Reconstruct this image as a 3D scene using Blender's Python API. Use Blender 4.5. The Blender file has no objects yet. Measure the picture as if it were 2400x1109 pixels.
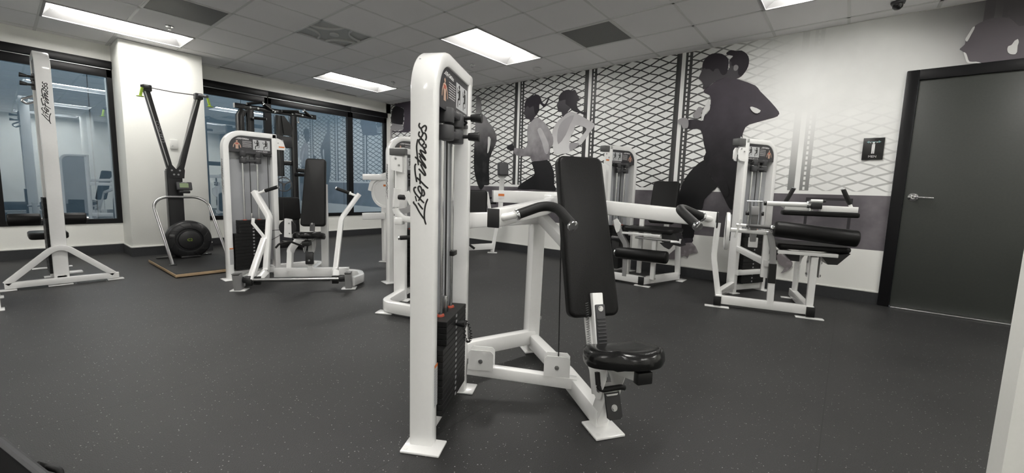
import bpy, bmesh, math, random
from mathutils import Vector, Matrix
random.seed(7)
SC = bpy.context.scene
PI = math.pi
R = math.radians

# ------------------------------------------------------------------ camera
cam_d = bpy.data.cameras.new('camera')
cam = bpy.data.objects.new('camera', cam_d)
SC.collection.objects.link(cam)
SC.camera = cam
cam_d.sensor_width = 36.0
cam_d.lens = 36.0 * 973.1 / 2400.0
cam_d.clip_start = 0.02
cam_d.clip_end = 200
yaw, pitch, roll = R(38.796), R(-6.457), R(1.718)
Fv = Vector((math.cos(yaw)*math.cos(pitch), math.sin(yaw)*math.cos(pitch), math.sin(pitch)))
Rv = Vector((math.sin(yaw), -math.cos(yaw), 0))
Uv = Rv.cross(Fv)
Rr = Rv*math.cos(roll) + Uv*math.sin(roll)
Ur = -Rv*math.sin(roll) + Uv*math.cos(roll)
cam.matrix_world = Matrix(((Rr.x, Ur.x, -Fv.x, 0), (Rr.y, Ur.y, -Fv.y, 0), (Rr.z, Ur.z, -Fv.z, 1.005), (0, 0, 0, 1)))

# ------------------------------------------------------------------ view, world
SC.view_settings.view_transform = 'Standard'
SC.view_settings.look = 'None'
SC.view_settings.gamma = 1.0
SC.view_settings.use_curve_mapping = False
SC.view_settings.exposure = 0.0
LAMP = 50.0            # strength of the ceiling lamp lenses
SKY = 3.2             # dusk sky over the alley outside the windows
w = bpy.data.worlds.new('world'); SC.world = w; w.use_nodes = True
nt = w.node_tree
bg = nt.nodes['Background']
tc = nt.nodes.new('ShaderNodeTexCoord'); sp = nt.nodes.new('ShaderNodeSeparateXYZ')
rp = nt.nodes.new('ShaderNodeValToRGB')
nt.links.new(tc.outputs['Generated'], sp.inputs[0]); nt.links.new(sp.outputs['Z'], rp.inputs[0])
rp.color_ramp.elements[0].color = (0.03, 0.045, 0.065, 1); rp.color_ramp.elements[0].position = 0.0
rp.color_ramp.elements[1].color = (0.60, 0.68, 0.72, 1); rp.color_ramp.elements[1].position = 0.5
nt.links.new(rp.outputs[0], bg.inputs[0])
bg.inputs[1].default_value = SKY

# ------------------------------------------------------------------ materials
def mat(name, col, rough=0.5, metal=0.0, coat=0.0, emit=None, es=0.0, alpha=1.0, spec=0.5):
    m = bpy.data.materials.new(name); m.use_nodes = True
    b = m.node_tree.nodes['Principled BSDF']
    b.inputs['Base Color'].default_value = (*col, 1)
    b.inputs['Roughness'].default_value = rough
    b.inputs['Metallic'].default_value = metal
    b.inputs['Coat Weight'].default_value = coat
    b.inputs['Coat Roughness'].default_value = 0.06
    b.inputs['Specular IOR Level'].default_value = spec
    if emit:
        b.inputs['Emission Color'].default_value = (*emit, 1)
        b.inputs['Emission Strength'].default_value = es
    return m

def N(m, t): return m.node_tree.nodes.new(t)
def L(m, a, b): m.node_tree.links.new(a, b)
def bsdf(m): return m.node_tree.nodes['Principled BSDF']

def noisy(m, scale, amount, col1, col2, bump=0.0, detail=3.0, coord='Object'):
    """base colour between two colours by noise, with an optional bump"""
    t = N(m, 'ShaderNodeTexCoord'); n = N(m, 'ShaderNodeTexNoise')
    n.inputs['Scale'].default_value = scale; n.inputs['Detail'].default_value = detail
    L(m, t.outputs[coord], n.inputs['Vector'])
    r = N(m, 'ShaderNodeValToRGB')
    r.color_ramp.elements[0].color = (*col1, 1); r.color_ramp.elements[0].position = 0.5 - amount
    r.color_ramp.elements[1].color = (*col2, 1); r.color_ramp.elements[1].position = 0.5 + amount
    L(m, n.outputs['Fac'], r.inputs[0]); L(m, r.outputs[0], bsdf(m).inputs['Base Color'])
    if bump:
        bp = N(m, 'ShaderNodeBump'); bp.inputs['Strength'].default_value = bump; bp.inputs['Distance'].default_value = 0.002
        L(m, n.outputs['Fac'], bp.inputs['Height']); L(m, bp.outputs[0], bsdf(m).inputs['Normal'])
    return m

MT = {}
MT['white'] = noisy(mat('white_powder_coat', (0.80, 0.80, 0.78), 0.22, coat=0.5), 60, 0.4, (0.86, 0.86, 0.85), (0.89, 0.89, 0.88))
MT['wall'] = noisy(mat('painted_wall', (0.78, 0.78, 0.73), 0.45), 90, 0.3, (0.84, 0.845, 0.80), (0.87, 0.87, 0.83), bump=0.08)
MT['grey_paint'] = mat('grey_painted_steel', (0.30, 0.30, 0.30), 0.35, coat=0.2)
MT['shroud'] = mat('grey_plastic_shroud', (0.36, 0.37, 0.385), 0.22, coat=0.2)
MT['vinyl'] = noisy(mat('black_vinyl', (0.008, 0.008, 0.008), 0.38, spec=0.2), 260, 0.25, (0.006, 0.006, 0.006), (0.010, 0.010, 0.010), bump=0.35)
MT['seat_vinyl'] = noisy(mat('glossy_black_seat_vinyl', (0.008, 0.008, 0.008), 0.2, spec=0.45), 200, 0.25, (0.005, 0.005, 0.005), (0.009, 0.009, 0.009), bump=0.15)
MT['black'] = mat('black_plastic', (0.016, 0.016, 0.017), 0.38)
MT['dark'] = mat('charcoal_plastic', (0.045, 0.045, 0.048), 0.45)
MT['stack'] = noisy(mat('black_weight_plates', (0.016, 0.016, 0.016), 0.5, spec=0.3), 120, 0.3, (0.008, 0.008, 0.008), (0.014, 0.014, 0.014), bump=0.3)
MT['chrome'] = mat('chrome', (0.72, 0.72, 0.73), 0.12, metal=1.0)
MT['steel'] = mat('brushed_steel', (0.48, 0.48, 0.48), 0.3, metal=1.0)
MT['rubber'] = noisy(mat('black_rubber', (0.02, 0.02, 0.02), 0.55, spec=0.3), 300, 0.3, (0.009, 0.009, 0.009), (0.016, 0.016, 0.016), bump=0.3)
MT['red'] = mat('red_rubber_ring', (0.38, 0.06, 0.03), 0.4)
MT['orange'] = mat('orange_print', (0.70, 0.20, 0.05), 0.5)
MT['ink'] = mat('black_ink', (0.012, 0.012, 0.012), 0.35)
MT['print_white'] = mat('white_print', (0.72, 0.72, 0.72), 0.5)
MT['print_grey'] = mat('grey_print', (0.33, 0.33, 0.34), 0.5)
MT['print_light'] = mat('light_grey_print', (0.50, 0.51, 0.52), 0.5)
MT['placard'] = mat('placard_dark', (0.035, 0.034, 0.038), 0.3)
MT['skin'] = mat('printed_skin', (0.50, 0.33, 0.25), 0.5)
MT['muscle'] = mat('printed_muscle', (0.45, 0.10, 0.07), 0.5)
MT['blackmetal'] = mat('black_gloss_paint', (0.010, 0.010, 0.011), 0.2, coat=0.4)
MT['darkgrey'] = mat('dark_grey_metal', (0.09, 0.09, 0.09), 0.4)
MT['bag'] = mat('black_bag_fabric', (0.004, 0.004, 0.004), 0.8, spec=0.08)
MT['swirl'] = mat('diffuser_plate', (0.46, 0.47, 0.46), 0.5)
MT['vane'] = mat('diffuser_vane', (0.60, 0.61, 0.60), 0.45)
MT['lime'] = mat('lime_plastic', (0.42, 0.60, 0.06), 0.45)
MT['lcd'] = mat('lcd_glass', (0.30, 0.38, 0.22), 0.2)
MT['ply'] = mat('plywood_edge', (0.42, 0.30, 0.18), 0.6)
MT['doorpaint'] = noisy(mat('dark_grey_door_paint', (0.07, 0.075, 0.07), 0.45), 60, 0.3, (0.036, 0.040, 0.036), (0.044, 0.048, 0.043), bump=0.08)
MT['frame'] = mat('black_window_frame', (0.006, 0.006, 0.007), 0.4, spec=0.25)
MT['base'] = noisy(mat('dark_vinyl_skirting', (0.05, 0.052, 0.055), 0.45), 40, 0.3, (0.028, 0.029, 0.032), (0.038, 0.040, 0.043))
MT['tile'] = noisy(mat('ceiling_tile', (0.50, 0.50, 0.49), 0.9), 500, 0.3, (0.86, 0.85, 0.86), (0.89, 0.88, 0.88), bump=0.15)
MT['tbar'] = mat('ceiling_grid', (0.70, 0.70, 0.69), 0.5)
MT['trim'] = mat('white_trim', (0.72, 0.72, 0.69), 0.4)
MT['troffer'] = mat('troffer_white_enamel', (0.30, 0.30, 0.30), 0.4)
MT['lens'] = mat('lamp_lens', (0.9, 0.9, 0.9), 0.4, emit=(1.0, 0.975, 0.93), es=LAMP)
MT['grille'] = mat('grey_grille', (0.14, 0.14, 0.14), 0.6)

# ------------------------------------------------------------------ geometry helpers
class B:
    """collects shapes (in the frame M) and becomes ONE mesh"""
    def __init__(s, M=None):
        s.v = []; s.f = []; s.M = M.copy() if M else Matrix()
    def add(s, vs, fs, M=None):
        o = len(s.v); T = s.M @ M if M is not None else s.M
        flip = T.determinant() < 0
        s.v += [T @ Vector(p) for p in vs]
        s.f += [tuple(reversed([i+o for i in f])) if flip else tuple(i+o for i in f) for f in fs]
        return s
    def box(s, c, d, bev=0.0, rot=None, seg=2):
        bm = bmesh.new(); bmesh.ops.create_cube(bm, size=1.0)
        bmesh.ops.scale(bm, vec=Vector(d), verts=bm.verts)
        if bev: bmesh.ops.bevel(bm, geom=list(bm.edges), offset=min(bev, min(d)*0.49), segments=seg, affect='EDGES', profile=0.5)
        T = Matrix.Translation(Vector(c))
        if rot is not None: T = T @ rot
        bm.verts.index_update()
        s.add([v.co.copy() for v in bm.verts], [tuple(v.index for v in f.verts) for f in bm.faces], T)
        bm.free(); return s
    def sweep(s, pts, prof, ref, closed=False, cap=True, scales=None):
        pts = [Vector(p) for p in pts]; n = len(pts); ref = Vector(ref)
        vs = []; fs = []; k = len(prof)
        for i, p in enumerate(pts):
            if closed:
                d0 = (p-pts[i-1]).normalized(); d1 = (pts[(i+1) % n]-p).normalized()
            else:
                d0 = (p-pts[i-1]).normalized() if i else (pts[1]-p).normalized()
                d1 = (pts[i+1]-p).normalized() if i < n-1 else d0
            t = (d0+d1).normalized()
            r = ref if abs(ref.dot(t)) < 0.98 else Vector((0.3, 0.9, 0.2))
            h = (r - t*r.dot(t)).normalized(); wv = t.cross(h)
            # miter stretch in the plane of the bend
            c = max(0.35, d0.dot(t)); b = (d1-d0)
            sc = scales[i] if scales else 1.0
            for (a, q) in prof:
                off = (wv*a + h*q)*sc
                if b.length > 1e-5:
                    bn = (b - t*b.dot(t))
                    if bn.length > 1e-6:
                        bn.normalize(); off = off + bn*off.dot(bn)*(1/c-1)
                vs.append(p+off)
        m = n if closed else n-1
        for i in range(m):
            j = (i+1) % n
            for a in range(k):
                b2 = (a+1) % k
                fs.append((i*k+a, i*k+b2, j*k+b2, j*k+a))
        if cap and not closed:
            fs.append(tuple(reversed(range(k)))); fs.append(tuple((n-1)*k+a for a in range(k)))
        return s.add(vs, fs)
    def beam(s, pts, w_, h_, ref=(0, 0, 1), fil=0.0, r=0.006, closed=False):
        r = min(r, w_*0.45, h_*0.45); prof = []
        for cx, cy, a0 in ((1, 1, 0), (-1, 1, 90), (-1, -1, 180), (1, -1, 270)):
            for a in (0, 45, 90):
                an = R(a0+a); prof.append((cx*(w_/2-r)+r*math.cos(an), cy*(h_/2-r)+r*math.sin(an)))
        return s.sweep(fillet(pts, fil) if fil else pts, prof, ref, closed)
    def tube(s, pts, r, fil=0.0, n=14, closed=False, ref=(0.13, 0.21, 1), scales=None):
        prof = [(r*math.cos(2*PI*i/n), r*math.sin(2*PI*i/n)) for i in range(n)]
        return s.sweep(fillet(pts, fil) if fil else pts, prof, ref, closed, scales=scales)
    def cyl(s, p0, p1, r0, r1=None, n=20, bev=0.0):
        p0 = Vector(p0); p1 = Vector(p1); r1 = r0 if r1 is None else r1
        L_ = (p1-p0).length
        if bev:
            k = bev/L_; ks = [0, k*0.3, k, 1-k, 1-k*0.3, 1]
            rr = [r0-bev, r0-bev*0.3, r0, r1, r1-bev*0.3, r1-bev]
        else:
            ks = [0, 1]; rr = [r0, r1]
        return s.tube([p0+(p1-p0)*k_ for k_ in ks], 1.0, n=n, scales=rr)
    def lathe(s, prof, M=None, n=32):
        """prof: list of (r, z) revolved about local z"""
        vs = []; fs = []; m = len(prof)
        for i in range(n):
            a = 2*PI*i/n
            for (r_, z_) in prof: vs.append((r_*math.cos(a), r_*math.sin(a), z_))
        for i in range(n):
            j = (i+1) % n
            for k in range(m-1):
                fs.append((i*m+k, j*m+k, j*m+k+1, i*m+k+1))
        return s.add(vs, fs, M)
    def prism(s, poly, t, M=None, bev=0.0):
        """flat polygon in local xy, thickness t along +z"""
        a = sum(poly[i][0]*poly[(i+1) % len(poly)][1]-poly[(i+1) % len(poly)][0]*poly[i][1] for i in range(len(poly)))
        if a < 0: poly = poly[::-1]
        bm = bmesh.new()
        vs = [bm.verts.new((x, y, 0)) for x, y in poly]
        f = bm.faces.new(vs)
        r = bmesh.ops.extrude_face_region(bm, geom=[f])
        up = [e for e in r['geom'] if isinstance(e, bmesh.types.BMVert)]
        bmesh.ops.translate(bm, verts=up, vec=(0, 0, t))
        bmesh.ops.recalc_face_normals(bm, faces=bm.faces)
        if bev:
            es = [e for e in bm.edges if abs(e.verts[0].co.z-e.verts[1].co.z) < 1e-7]
            bmesh.ops.bevel(bm, geom=es, offset=bev, segments=2, affect='EDGES', profile=0.5)
        bmesh.ops.triangulate(bm, faces=[f for f in bm.faces if len(f.verts) > 4])
        bm.verts.index_update()
        s.add([v.co.copy() for v in bm.verts], [tuple(v.index for v in f.verts) for f in bm.faces], M)
        bm.free(); return s
    def pad(s, w_, l_, t_, M, rc=0.03, re=0.015, taper=1.0, n=6, dome=0.0):
        """upholstered pad: w along x, l along y, t along z (from 0 to t), rounded edges; taper scales the +y end"""
        rings = []
        for i in range(n+1):
            a = PI/2*i/n; rings.append((re*(1-math.sin(a)), re*(1-math.cos(a))))
        rings += [(0, t_-q[1]) for q in reversed(rings[:-1])][:0]
        prof = [(re*(1-math.sin(PI/2*i/n)), re*(1-math.cos(PI/2*i/n))) for i in range(n+1)]
        prof += [(re*(1-math.cos(PI/2*i/n)), t_-re*(1-math.sin(PI/2*i/n))) for i in range(n+1)]
        vs = []; fs = []; k = 0
        for (ins, z_) in prof:
            ww = w_/2-ins; ll = l_/2-ins; rr = max(rc-ins, 0.004); ring = []
            for cx, cy, a0 in ((1, 1, 0), (-1, 1, 90), (-1, -1, 180), (1, -1, 270)):
                for j in range(7):
                    a = R(a0+15*j); x = cx*(ww-rr)+rr*math.cos(a); y = cy*(ll-rr)+rr*math.sin(a)
                    x *= 1+(taper-1)*(y+l_/2)/l_
                    ring.append((x, y, z_))
            k = len(ring); vs += ring
        m = len(prof)
        for i in range(m-1):
            for a in range(k):
                b2 = (a+1) % k; fs.append((i*k+a, i*k+b2, (i+1)*k+b2, (i+1)*k+a))
        c0 = len(vs); vs.append((0, 0, 0)); vs.append((0, 0, t_+dome))
        for a in range(k):
            b2 = (a+1) % k; fs.append((c0, b2, a)); fs.append((c0+1, (m-1)*k+a, (m-1)*k+b2))
        return s.add(vs, fs, M)
    def ribbon(s, pts, w_, M=None, smooth=3, z_=0.0, taper=True):
        """flat pen stroke in local xy"""
        p = [Vector((x, y, 0)) for x, y in pts]
        if len(p) > 2: p = catmull(p, smooth)
        n = len(p); vs = []; fs = []
        for i in range(n):
            t = (p[min(i+1, n-1)]-p[max(i-1, 0)]).normalized(); nn = Vector((-t.y, t.x, 0))
            hw = w_/2*(0.75 if taper and i in (0, n-1) else 1.0)
            vs += [p[i]+nn*hw+Vector((0, 0, z_)), p[i]-nn*hw+Vector((0, 0, z_))]
        for i in range(n-1): fs.append((2*i, 2*i+1, 2*i+3, 2*i+2))
        return s.add(vs, fs, M)
    def quad(s, x0, y0, x1, y1, M=None, z_=0.0):
        return s.add([(x0, y0, z_), (x1, y0, z_), (x1, y1, z_), (x0, y1, z_)], [(0, 1, 2, 3)], M)

def catmull(p, k):
    out = []
    for i in range(len(p)-1):
        a = p[max(i-1, 0)]; b = p[i]; c = p[i+1]; d = p[min(i+2, len(p)-1)]
        for j in range(k):
            t = j/k
            out.append(0.5*((2*b)+(c-a)*t+(2*a-5*b+4*c-d)*t*t+(3*b-a-3*c+d)*t*t*t))
    out.append(p[-1]); return out

def fillet(pts, r, n=6):
    """round the inner corners of a polyline; r may be a list"""
    p = [Vector(q) for q in pts]; out = [p[0]]
    for i in range(1, len(p)-1):
        rr = r[i-1] if isinstance(r, (list, tuple)) else r
        a = (p[i-1]-p[i]); b = (p[i+1]-p[i]); la, lb = a.length, b.length
        a.normalize(); b.normalize(); ang = a.angle(b)
        if rr <= 0 or ang > PI-0.02: out.append(p[i]); continue
        d = min(rr/math.tan(ang/2), la*0.48, lb*0.48); rr2 = d*math.tan(ang/2)
        s0 = p[i]+a*d; bis = (a+b).normalized(); cen = p[i]+bis*(rr2/math.sin(ang/2))
        v0 = s0-cen; v1 = (p[i]+b*d)-cen; tot = v0.angle(v1); ax = v0.cross(v1)
        if ax.length < 1e-9: out.append(p[i]); continue
        ax.normalize()
        for k in range(n+1):
            out.append(cen+Matrix.Rotation(tot*k/n, 3, ax) @ v0)
    out.append(p[-1]); return out

def frame(x, y, deg, z=0.0): return Matrix.Translation((x, y, z)) @ Matrix.Rotation(R(deg), 4, 'Z')

def basis(o, X, Y, Z=None):
    X = Vector(X).normalized(); Y = Vector(Y); Y = (Y-X*Y.dot(X)).normalized(); Z = X.cross(Y)
    return Matrix(((X.x, Y.x, Z.x, o[0]), (X.y, Y.y, Z.y, o[1]), (X.z, Y.z, Z.z, o[2]), (0, 0, 0, 1)))

def empty(name, loc, label, cat, group=None, kind=None):
    o = bpy.data.objects.new(name, None); SC.collection.objects.link(o)
    o.location = loc; o.empty_display_size = 0.1
    o['label'] = label; o['category'] = cat
    if group: o['group'] = group
    return o

def wloc(o):
    p = Vector(o.location); q = o.parent
    while q: p += Vector(q.location); q = q.parent
    return p

def part(name, b, m, parent=None, sharp=35, label=None):
    me = bpy.data.meshes.new(name)
    off = wloc(parent) if parent else Vector((0, 0, 0))
    me.from_pydata([v-off for v in b.v], [], b.f); me.update()
    for p in me.polygons: p.use_smooth = True
    me.set_sharp_from_angle(angle=R(sharp))
    me.materials.append(MT[m] if isinstance(m, str) else m)
    o = bpy.data.objects.new(name, me); SC.collection.objects.link(o)
    if parent: o.parent = parent
    if label: o['label'] = label
    return o

def thing(name, b, m, label, cat, group=None, **k):
    o = part(name, b, m, None, **k); o['label'] = label; o['category'] = cat
    if group: o['group'] = group
    # put the origin at the base centre
    xs = [v.co for v in o.data.vertices]
    c = Vector(((min(v.x for v in xs)+max(v.x for v in xs))/2, (min(v.y for v in xs)+max(v.y for v in xs))/2, min(v.z for v in xs)))
    o.data.transform(Matrix.Translation(-c)); o.location = c
    return o

def struct(name, b, m, **k):
    o = part(name, b, m, None, **k); o['kind'] = 'structure'; return o

def split_pieces():
    """parts that come in several separate pieces become one object per piece"""
    names = {'gusset_plates': 'gusset_plate', 'gusset_bolts': 'bolt', 'foot_plate': 'foot_plate', 'adjuster_knobs': 'adjuster_knob', 'end_cap': 'end_cap', 'side_rails': 'side_rail',
             'post_bolts': 'bolt', 'bracket_bolts': 'bolt', 'cover_bolts': 'bolt', 'housing_bolts': 'bolt', 'beam_bolts': 'bolt', 'bar_bolts': 'bolt', 'side_plate': 'side_plate',
             'guide_rods': 'guide_rod', 'rod_bumpers': 'rod_bumper', 'pulley_bracket': 'pulley_bracket', 'seat_wing': 'seat_wing', 'lower_cable': 'cable', 'cable': 'cable',
             'exercise_picture': 'exercise_picture', 'pin_holes': 'pin_hole', 'pulley_housing': 'pulley_housing', 'grip_end': 'grip_end', 'gusset_bolt': 'bolt', 'pad_beam': 'pad_beam', 'seat_plate': 'side_plate', 'barbell': 'weight'}
    for o in list(SC.objects):
        base = o.name.split('.')[0]
        if o.type != 'MESH' or base not in names or not o.parent: continue
        me = o.data; n = len(me.vertices); par = list(range(n))
        def find(a):
            while par[a] != a: par[a] = par[par[a]]; a = par[a]
            return a
        for e in me.edges:
            a, b = find(e.vertices[0]), find(e.vertices[1])
            if a != b: par[a] = b
        comp = {}
        for i in range(n): comp.setdefault(find(i), []).append(i)
        groups = []
        for ids in comp.values():
            co = [me.vertices[i].co for i in ids]
            lo = [min(c[k] for c in co)-0.0015 for k in range(3)]; hi = [max(c[k] for c in co)+0.0015 for k in range(3)]
            groups.append([ids, lo, hi])
        ch = True
        while ch:
            ch = False
            for i in range(len(groups)):
                for j in range(i+1, len(groups)):
                    A, Bq = groups[i], groups[j]
                    if all(A[1][k] <= Bq[2][k] and Bq[1][k] <= A[2][k] for k in range(3)):
                        groups[i] = [A[0]+Bq[0], [min(A[1][k], Bq[1][k]) for k in range(3)], [max(A[2][k], Bq[2][k]) for k in range(3)]]
                        groups.pop(j); ch = True; break
                if ch: break
        if len(groups) < 2: continue
        sharp = [p.use_smooth for p in me.polygons]
        for ids, lo, hi in groups:
            ix = {v: k for k, v in enumerate(sorted(ids))}
            m2 = bpy.data.meshes.new(names[base])
            m2.from_pydata([me.vertices[v].co.copy() for v in sorted(ids)], [], [tuple(ix[v] for v in p.vertices) for p in me.polygons if p.vertices[0] in ix])
            for p in m2.polygons: p.use_smooth = True
            m2.set_sharp_from_angle(angle=R(35)); m2.materials.append(me.materials[0])
            q = bpy.data.objects.new(names[base], m2); SC.collection.objects.link(q); q.parent = o.parent; q.location = o.location
            if groups[0][0] is ids:
                for c in list(o.children): c.parent = q
        bpy.data.objects.remove(o)

def text_b(b, s, size, M, extrude=0.0, align='CENTER'):
    """adds the outline of a word to b, in the xy plane of M"""
    c = bpy.data.curves.new('text', 'FONT'); c.body = s; c.size = size; c.align_x = align; c.resolution_u = 2
    c.extrude = extrude
    o = bpy.data.objects.new('text', c); SC.collection.objects.link(o)
    bpy.context.view_layer.update()
    dg = bpy.context.evaluated_depsgraph_get()
    me = bpy.data.meshes.new_from_object(o.evaluated_get(dg))
    b.add([v.co.copy() for v in me.vertices], [tuple(p.vertices) for p in me.polygons], M)
    bpy.data.objects.remove(o); bpy.data.meshes.remove(me); bpy.data.curves.remove(c)
    return b
# ------------------------------------------------------------------ room
W = 5.307; H = 2.692; YW = 7.62; XL = -3.4; YB = -2.85
GX = [XL] + [2.854+0.61*k for k in range(-10, 1)] + [3.298, 3.908, 4.518, 5.121, W]
GX = [g for g in GX if g >= XL]
GY = [7.480-0.61*k for k in range(0, 17)]
GY = [YW] + GY + [YB]

def floor_mat():
    m = mat('speckled_rubber_floor', (0.03, 0.03, 0.03), 0.5, spec=0.42)
    t = N(m, 'ShaderNodeTexCoord')
    n1 = N(m, 'ShaderNodeTexNoise'); n1.inputs['Scale'].default_value = 1.3; n1.inputs['Detail'].default_value = 4
    L(m, t.outputs['Object'], n1.inputs['Vector'])
    n2 = N(m, 'ShaderNodeTexNoise'); n2.inputs['Scale'].default_value = 240; n2.inputs['Detail'].default_value = 3
    L(m, t.outputs['Object'], n2.inputs['Vector'])
    r1 = N(m, 'ShaderNodeValToRGB')
    r1.color_ramp.elements[0].color = (0.014, 0.014, 0.0145, 1); r1.color_ramp.elements[0].position = 0.3
    r1.color_ramp.elements[1].color = (0.040, 0.040, 0.040, 1); r1.color_ramp.elements[1].position = 0.75
    mx = N(m, 'ShaderNodeMix'); mx.data_type = 'FLOAT'; mx.inputs[0].default_value = 0.65
    L(m, n1.outputs['Fac'], mx.inputs[2]); L(m, n2.outputs['Fac'], mx.inputs[3])
    L(m, mx.outputs[0], r1.inputs[0])
    # pale flecks
    v = N(m, 'ShaderNodeTexVoronoi'); v.inputs['Scale'].default_value = 95
    L(m, t.outputs['Object'], v.inputs['Vector'])
    sx = N(m, 'ShaderNodeSeparateColor'); L(m, v.outputs['Color'], sx.inputs[0])
    pick = N(m, 'ShaderNodeMath'); pick.operation = 'GREATER_THAN'; pick.inputs[1].default_value = 0.78
    L(m, sx.outputs[0], pick.inputs[0])
    near = N(m, 'ShaderNodeMath'); near.operation = 'LESS_THAN'; near.inputs[1].default_value = 0.19
    L(m, v.outputs['Distance'], near.inputs[0])
    mul = N(m, 'ShaderNodeMath'); mul.operation = 'MULTIPLY'; L(m, pick.outputs[0], mul.inputs[0]); L(m, near.outputs[0], mul.inputs[1])
    sz = N(m, 'ShaderNodeMath'); sz.operation = 'MULTIPLY'; L(m, mul.outputs[0], sz.inputs[0]); L(m, sx.outputs[1], sz.inputs[1])
    cm = N(m, 'ShaderNodeMix'); cm.data_type = 'RGBA'
    L(m, sz.outputs[0], cm.inputs[0]); L(m, r1.outputs[0], cm.inputs[6]); cm.inputs[7].default_value = (0.45, 0.45, 0.43, 1)
    # mat seams
    sp_ = N(m, 'ShaderNodeSeparateXYZ'); L(m, t.outputs['Object'], sp_.inputs[0])
    md = N(m, 'ShaderNodeMath'); md.operation = 'PINGPONG'; md.inputs[1].default_value = 0.61; L(m, sp_.outputs['Y'], md.inputs[0])
    lt = N(m, 'ShaderNodeMath'); lt.operation = 'LESS_THAN'; lt.inputs[1].default_value = 0.0022; L(m, md.outputs[0], lt.inputs[0])
    c2 = N(m, 'ShaderNodeMix'); c2.data_type = 'RGBA'; L(m, lt.outputs[0], c2.inputs[0]); L(m, cm.outputs[2], c2.inputs[6])
    c2.inputs[7].default_value = (0.014, 0.014, 0.014, 1)
    L(m, c2.outputs[2], bsdf(m).inputs['Base Color'])
    bp = N(m, 'ShaderNodeBump'); bp.inputs['Strength'].default_value = 0.5; bp.inputs['Distance'].default_value = 0.003
    L(m, n2.outputs['Fac'], bp.inputs['Height']); L(m, bp.outputs[0], bsdf(m).inputs['Normal'])
    return m
MT['floor'] = floor_mat()
struct('floor', B().box(((XL+W)/2, (YB+YW)/2, -0.05), (W-XL+0.3, YW-YB+0.3, 0.1)), 'floor')

# ceiling: tiles, leaving open the cells that hold lamps and grilles
LX1, LX2 = 1.634-1.22, 1.634          # left lamp column, x from..to
RX1, RX2 = 3.298, 4.518
FX1, FX2 = LX1-5*0.61-0.0, LX1-3*0.61
def yq(q): return 7.480-0.61*q
lamp_cells = []
for q in (1, 6, 11, 15):
    for (a, b_) in ((LX1, LX2), (RX1, RX2), (FX1, FX2)):
        lamp_cells.append((a, yq(q+1), b_, yq(q)))
DARK = (1.024, yq(4), 1.634, yq(3)); SWIRL = (2.244, yq(5), 2.854, yq(4)); GRILLE = (3.908, yq(9), 4.518, yq(8))
holes = lamp_cells + [DARK, SWIRL, GRILLE]
cb = B(); tb = B()
for i in range(len(GX)-1):
    for j in range(len(GY)-1):
        x0, x1, y1, y0 = GX[i], GX[i+1], GY[j], GY[j+1]
        cx, cy = (x0+x1)/2, (y0+y1)/2
        if any(h[0]-0.01 < cx < h[2]+0.01 and h[1]-0.01 < cy < h[3]+0.01 for h in holes): continue
        cb.box((cx, cy, H+0.012), (x1-x0-0.004, y1-y0-0.004, 0.016))
struct('ceiling', cb, 'tile')
def inhole(x, y): return any(h[0]+0.02 < x < h[2]-0.02 and h[1]+0.02 < y < h[3]-0.02 for h in lamp_cells)
for x in GX[1:-1]:
    for j in range(len(GY)-1):
        if not inhole(x, (GY[j]+GY[j+1])/2): tb.box((x, (GY[j]+GY[j+1])/2, H+0.003), (0.024, GY[j]-GY[j+1]+0.024, 0.006))
for y in GY[1:-1]:
    for i in range(len(GX)-1):
        if not inhole((GX[i]+GX[i+1])/2, y): tb.box(((GX[i]+GX[i+1])/2, y, H+0.0035), (GX[i+1]-GX[i]-0.024, 0.024, 0.005))
struct('trim_1', tb, 'tbar')
struct('ceiling_slab', B().box(((XL+W)/2, (YB+YW)/2, H+0.30), (W-XL+0.3, YW-YB+0.3, 0.1)), 'tbar')

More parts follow.
